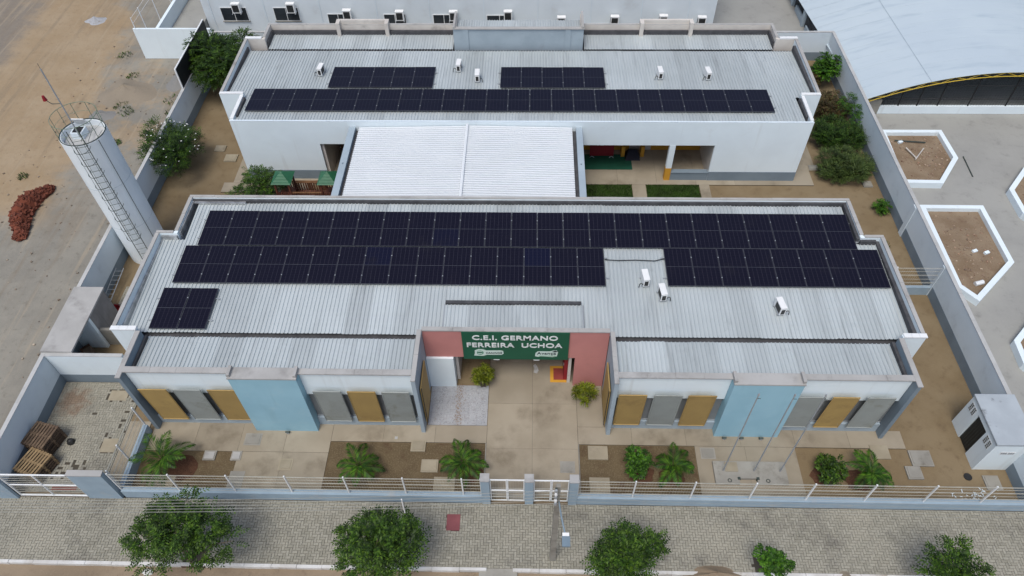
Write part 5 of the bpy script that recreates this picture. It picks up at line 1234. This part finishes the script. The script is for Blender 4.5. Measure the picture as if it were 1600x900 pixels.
# ------------------------------------------------------------------ upper left: ramp walls, rails
TLW = thing('ramp_wall', (-23.6,42.1,0), 'plain white wall end of the annex yard at the upper left', 'wall')
MB().box(-25.75,42.26,0,-20.7,42.4,2.15).build('wall_face', M['white'], TLW)
MB().box(-24.35,42.41,0,-24.15,56,2.1).build('side_wall', M['white'], TLW)
struct(MB().box(-24.1,42.42,0,-22.15,56,1.2).build('annex_yard', M['plaza']))
HR = thing('white_handrail', (-25.6,46,2.1), 'thin white posts and rails beside the annex ramp', 'railing')
for y in (42.33,43.6,45.7,48): MB().tube((-25.6,y,2.15 if y < 42.4 else 0),(-25.6,y,2.9),.03,5).build('post', M['white_clean'], HR)
for z in (2.5,2.85): MB().tube((-25.6,42.33,z),(-25.6,49,z),.012,4).build('rail', M['white_clean'], HR)
RK = thing('metal_rack', (-23.3,48.9,1.2), 'grey metal rack standing in the annex yard', 'rack')
for x in (-23.7,-23.0):
    for y in (48.6,49.4): MB().tube((x,y,1.2),(x,y,1.9),.025,4).build('leg', M['dkmetal'], RK)
for k in range(4): MB().tube((-23.7,48.6+k*.27,1.9),(-23.0,48.6+k*.27,1.9),.02,4).build('rung', M['dkmetal'], RK)
for x in (-23.7,-23.0): MB().tube((x,48.6,1.9),(x,49.4,1.9),.02,4).build('rail', M['dkmetal'], RK)

# ------------------------------------------------------------------ lot: brick pile, heaps, debris, weeds
BP = thing('brick_pile', (-27.2,27.4,0), 'long heap of red clay bricks on the dirt lot', 'brick pile')
BRK = MB().box(-.11,-.055,-.035,.11,.055,.035).mesh('brick', M['brick'])
axis = [(-26.55,25.75,.34,.35),(-26.75,26.2,.42,.5),(-27.0,26.8,.5,.65),(-27.2,27.4,.6,.75),(-27.2,28.0,.62,.75),(-27.1,28.5,.55,.65),(-26.85,28.9,.42,.5),(-26.6,29.25,.3,.35)]
hp = MB()
for x, y, rd, h in axis:
    n = 12; b0 = len(hp.v); hp.v += [(x+rd*math.cos(2*math.pi*i/n),y+rd*math.sin(2*math.pi*i/n),0) for i in range(n)]+[(x+rd*.55*math.cos(2*math.pi*i/n),y+rd*.55*math.sin(2*math.pi*i/n),h*.75) for i in range(n)]+[(x,y,h*.92)]
    hp.f += [(b0+i,b0+(i+1)%n,b0+n+(i+1)%n,b0+n+i) for i in range(n)]+[(b0+n+i,b0+n+(i+1)%n,b0+2*n) for i in range(n)]
hp.build('core', pm('brick_dust',(.17,.045,.022),(.13,.035,.018),3,.95), BP)
rr = random.Random(9)
for i in range(295):
    x, y, rd, h = rr.choice(axis); a = rr.uniform(0,6.28); q = math.sqrt(rr.random())*1.05
    o = add('brick', BRK, BP, Vector((x+math.cos(a)*rd*q, y+math.sin(a)*rd*q, max(.03,h*(1-.85*q)+.06)))-ORG[BP.name])
    o.rotation_euler = (rr.uniform(-.6,.6), rr.uniform(-.6,.6), rr.uniform(0,3.1))
def heap(name, x, y, rx, ry, h, mat, label, seed):
    r = random.Random(seed); n = 26; m_ = MB(); rings = 6
    ph = [r.uniform(0,6.28) for _ in range(4)]
    for k in range(rings):
        t = k/(rings-1)
        for i in range(n):
            a = 2*math.pi*i/n; q = (1-t*.97)*(1+.12*math.sin(3*a+ph[0])+.08*math.sin(5*a+ph[1]))
            m_.v.append((x+rx*q*math.cos(a), y+ry*q*math.sin(a), -.03+h*(t**1.3)*(1+.1*math.sin(4*a+ph[2]))+r.uniform(-.02,.02)*h))
    for k in range(rings-1): m_.f += [(k*n+i,k*n+(i+1)%n,(k+1)*n+(i+1)%n,(k+1)*n+i) for i in range(n)]
    m_.f.append(tuple((rings-1)*n+i for i in range(n)))
    tag(m_.build(name, M[mat], smooth=True), label, 'heap')
M['darksand'] = dirt_mat('dark_sand', (.235,.195,.145), (.26,.215,.16), (.18,.15,.11), (.3,.26,.2))
M['greysand'] = dirt_mat('grey_sand', (.20,.195,.185), (.23,.22,.205), (.16,.155,.15), (.27,.26,.24))
heap('sand_heap', -25.6,38.4,1.9,1.5,.6,'darksand','large brown sand heap on the dirt lot behind the water tower',71)
heap('gravel_heap', -26.3,36.0,.9,.7,.25,'greysand','small grey gravel heap in front of the sand heap',72)
heap('sand_heap', -22.6,39.6,.9,1.1,.3,'greysand','low grey sand heap beside the black panel',73)
heap('rubble_heap', -31.0,47.0,.8,.55,.35,'gravel','pale rubble heap on the sand at the upper left',74)
heap('soil_heap', 6.85,9.0,1.25,.42,.35,'street','brown soil heap on the kerb right of the feathery tree',75)
heap('soil_heap', 11.6,8.95,.7,.35,.2,'darksand','small soil heap on the kerb near the sapling',76)
db = MB(); rr = random.Random(17)
for _ in range(420):
    x, y = rr.uniform(-30,-20.8), rr.uniform(17,44); s = rr.uniform(.02,.07)
    if rr.random() < .5: x = -21.6+rr.gauss(0,.7)
    if x > -20.7: continue
    db.obox((x,y,s*.3),s*1.5,s,s*.8,rr.uniform(0,3),rr.uniform(-.4,.4))
tag(stuff(db.build('stone_debris', pm('stones',(.33,.28,.22),(.18,.13,.09),3,.95,irand=.45))), 'small stones and debris scattered over the dirt lot', 'debris')
wd_ = 0
for x, y, s, l in ((-25.5,37.0,.45,'dry weed tuft in front of the sand heap'),(-24.9,36.4,.5,'grey green weed tuft right of the gravel heap'),(-22.3,37.6,.6,'weed tuft at the foot of the left wall below the black panel'),
                   (-22.0,36.4,.5,'weed tuft on the lot side of the left wall, behind the oleander'),(-25.9,40.2,.4,'weed tuft behind the sand heap'),(-27.3,42.6,.5,'weed tuft at the edge of the annex yard concrete'),
                   (-21.6,22.9,.4,'dry weed tuft outside the left wall beside the lean-to'),(-21.4,26.8,.35,'small weed tuft outside the wall near the water tower'),(-24.4,33.4,.3,'green weed on the lot right of the water tower top'),
                   (-28.6,30.4,.3,'green sprig on the sand left of the water tower'),(-17.3,27.2,.35,'low green weed on the reddish soil behind the front building'),(17.9,25.6,.35,'dry weed on the soil strip below the yellow green plant'),
                   (-22.9,34.2,.35,'small weed on the lot beside the oleander')):
    r = random.Random(int(x*7+y)); m_ = MB()
    for _ in range(70):
        a = r.uniform(0,6.28); q = s*math.sqrt(r.random()); d = Vector((r.uniform(-.8,.8),r.uniform(-.8,.8),r.uniform(.3,1))).normalized()
        leaflet(m_, Vector((x+q*math.cos(a),y+q*math.sin(a),0)), d, r.uniform(.1,.22), .05)
    tag(m_.build('weed', M['leaf_grey'] if 'dry' in l or 'grey' in l else M['leaf']), l, 'weed', 'weeds on bare ground')
tr = MB(); rr = random.Random(31)
for _ in range(34):
    x, y = 17.3+rr.gauss(0,.45), 12.2+rr.gauss(0,.15); tr.obox((x,max(11.85,y),.03),rr.uniform(.05,.16),.03,.02,rr.uniform(0,3))
tag(stuff(tr.build('litter', M['white'])), 'scattered white litter on the soil behind the right end of the fence', 'litter')
tag(MB().prism([(16.92+.1*math.cos(k*.785),11.98+.07*math.sin(k*.785)) for k in range(8)],0,.14).build('white_bag', M['white_clean']), 'white bag on the soil beside the litter', 'bag')
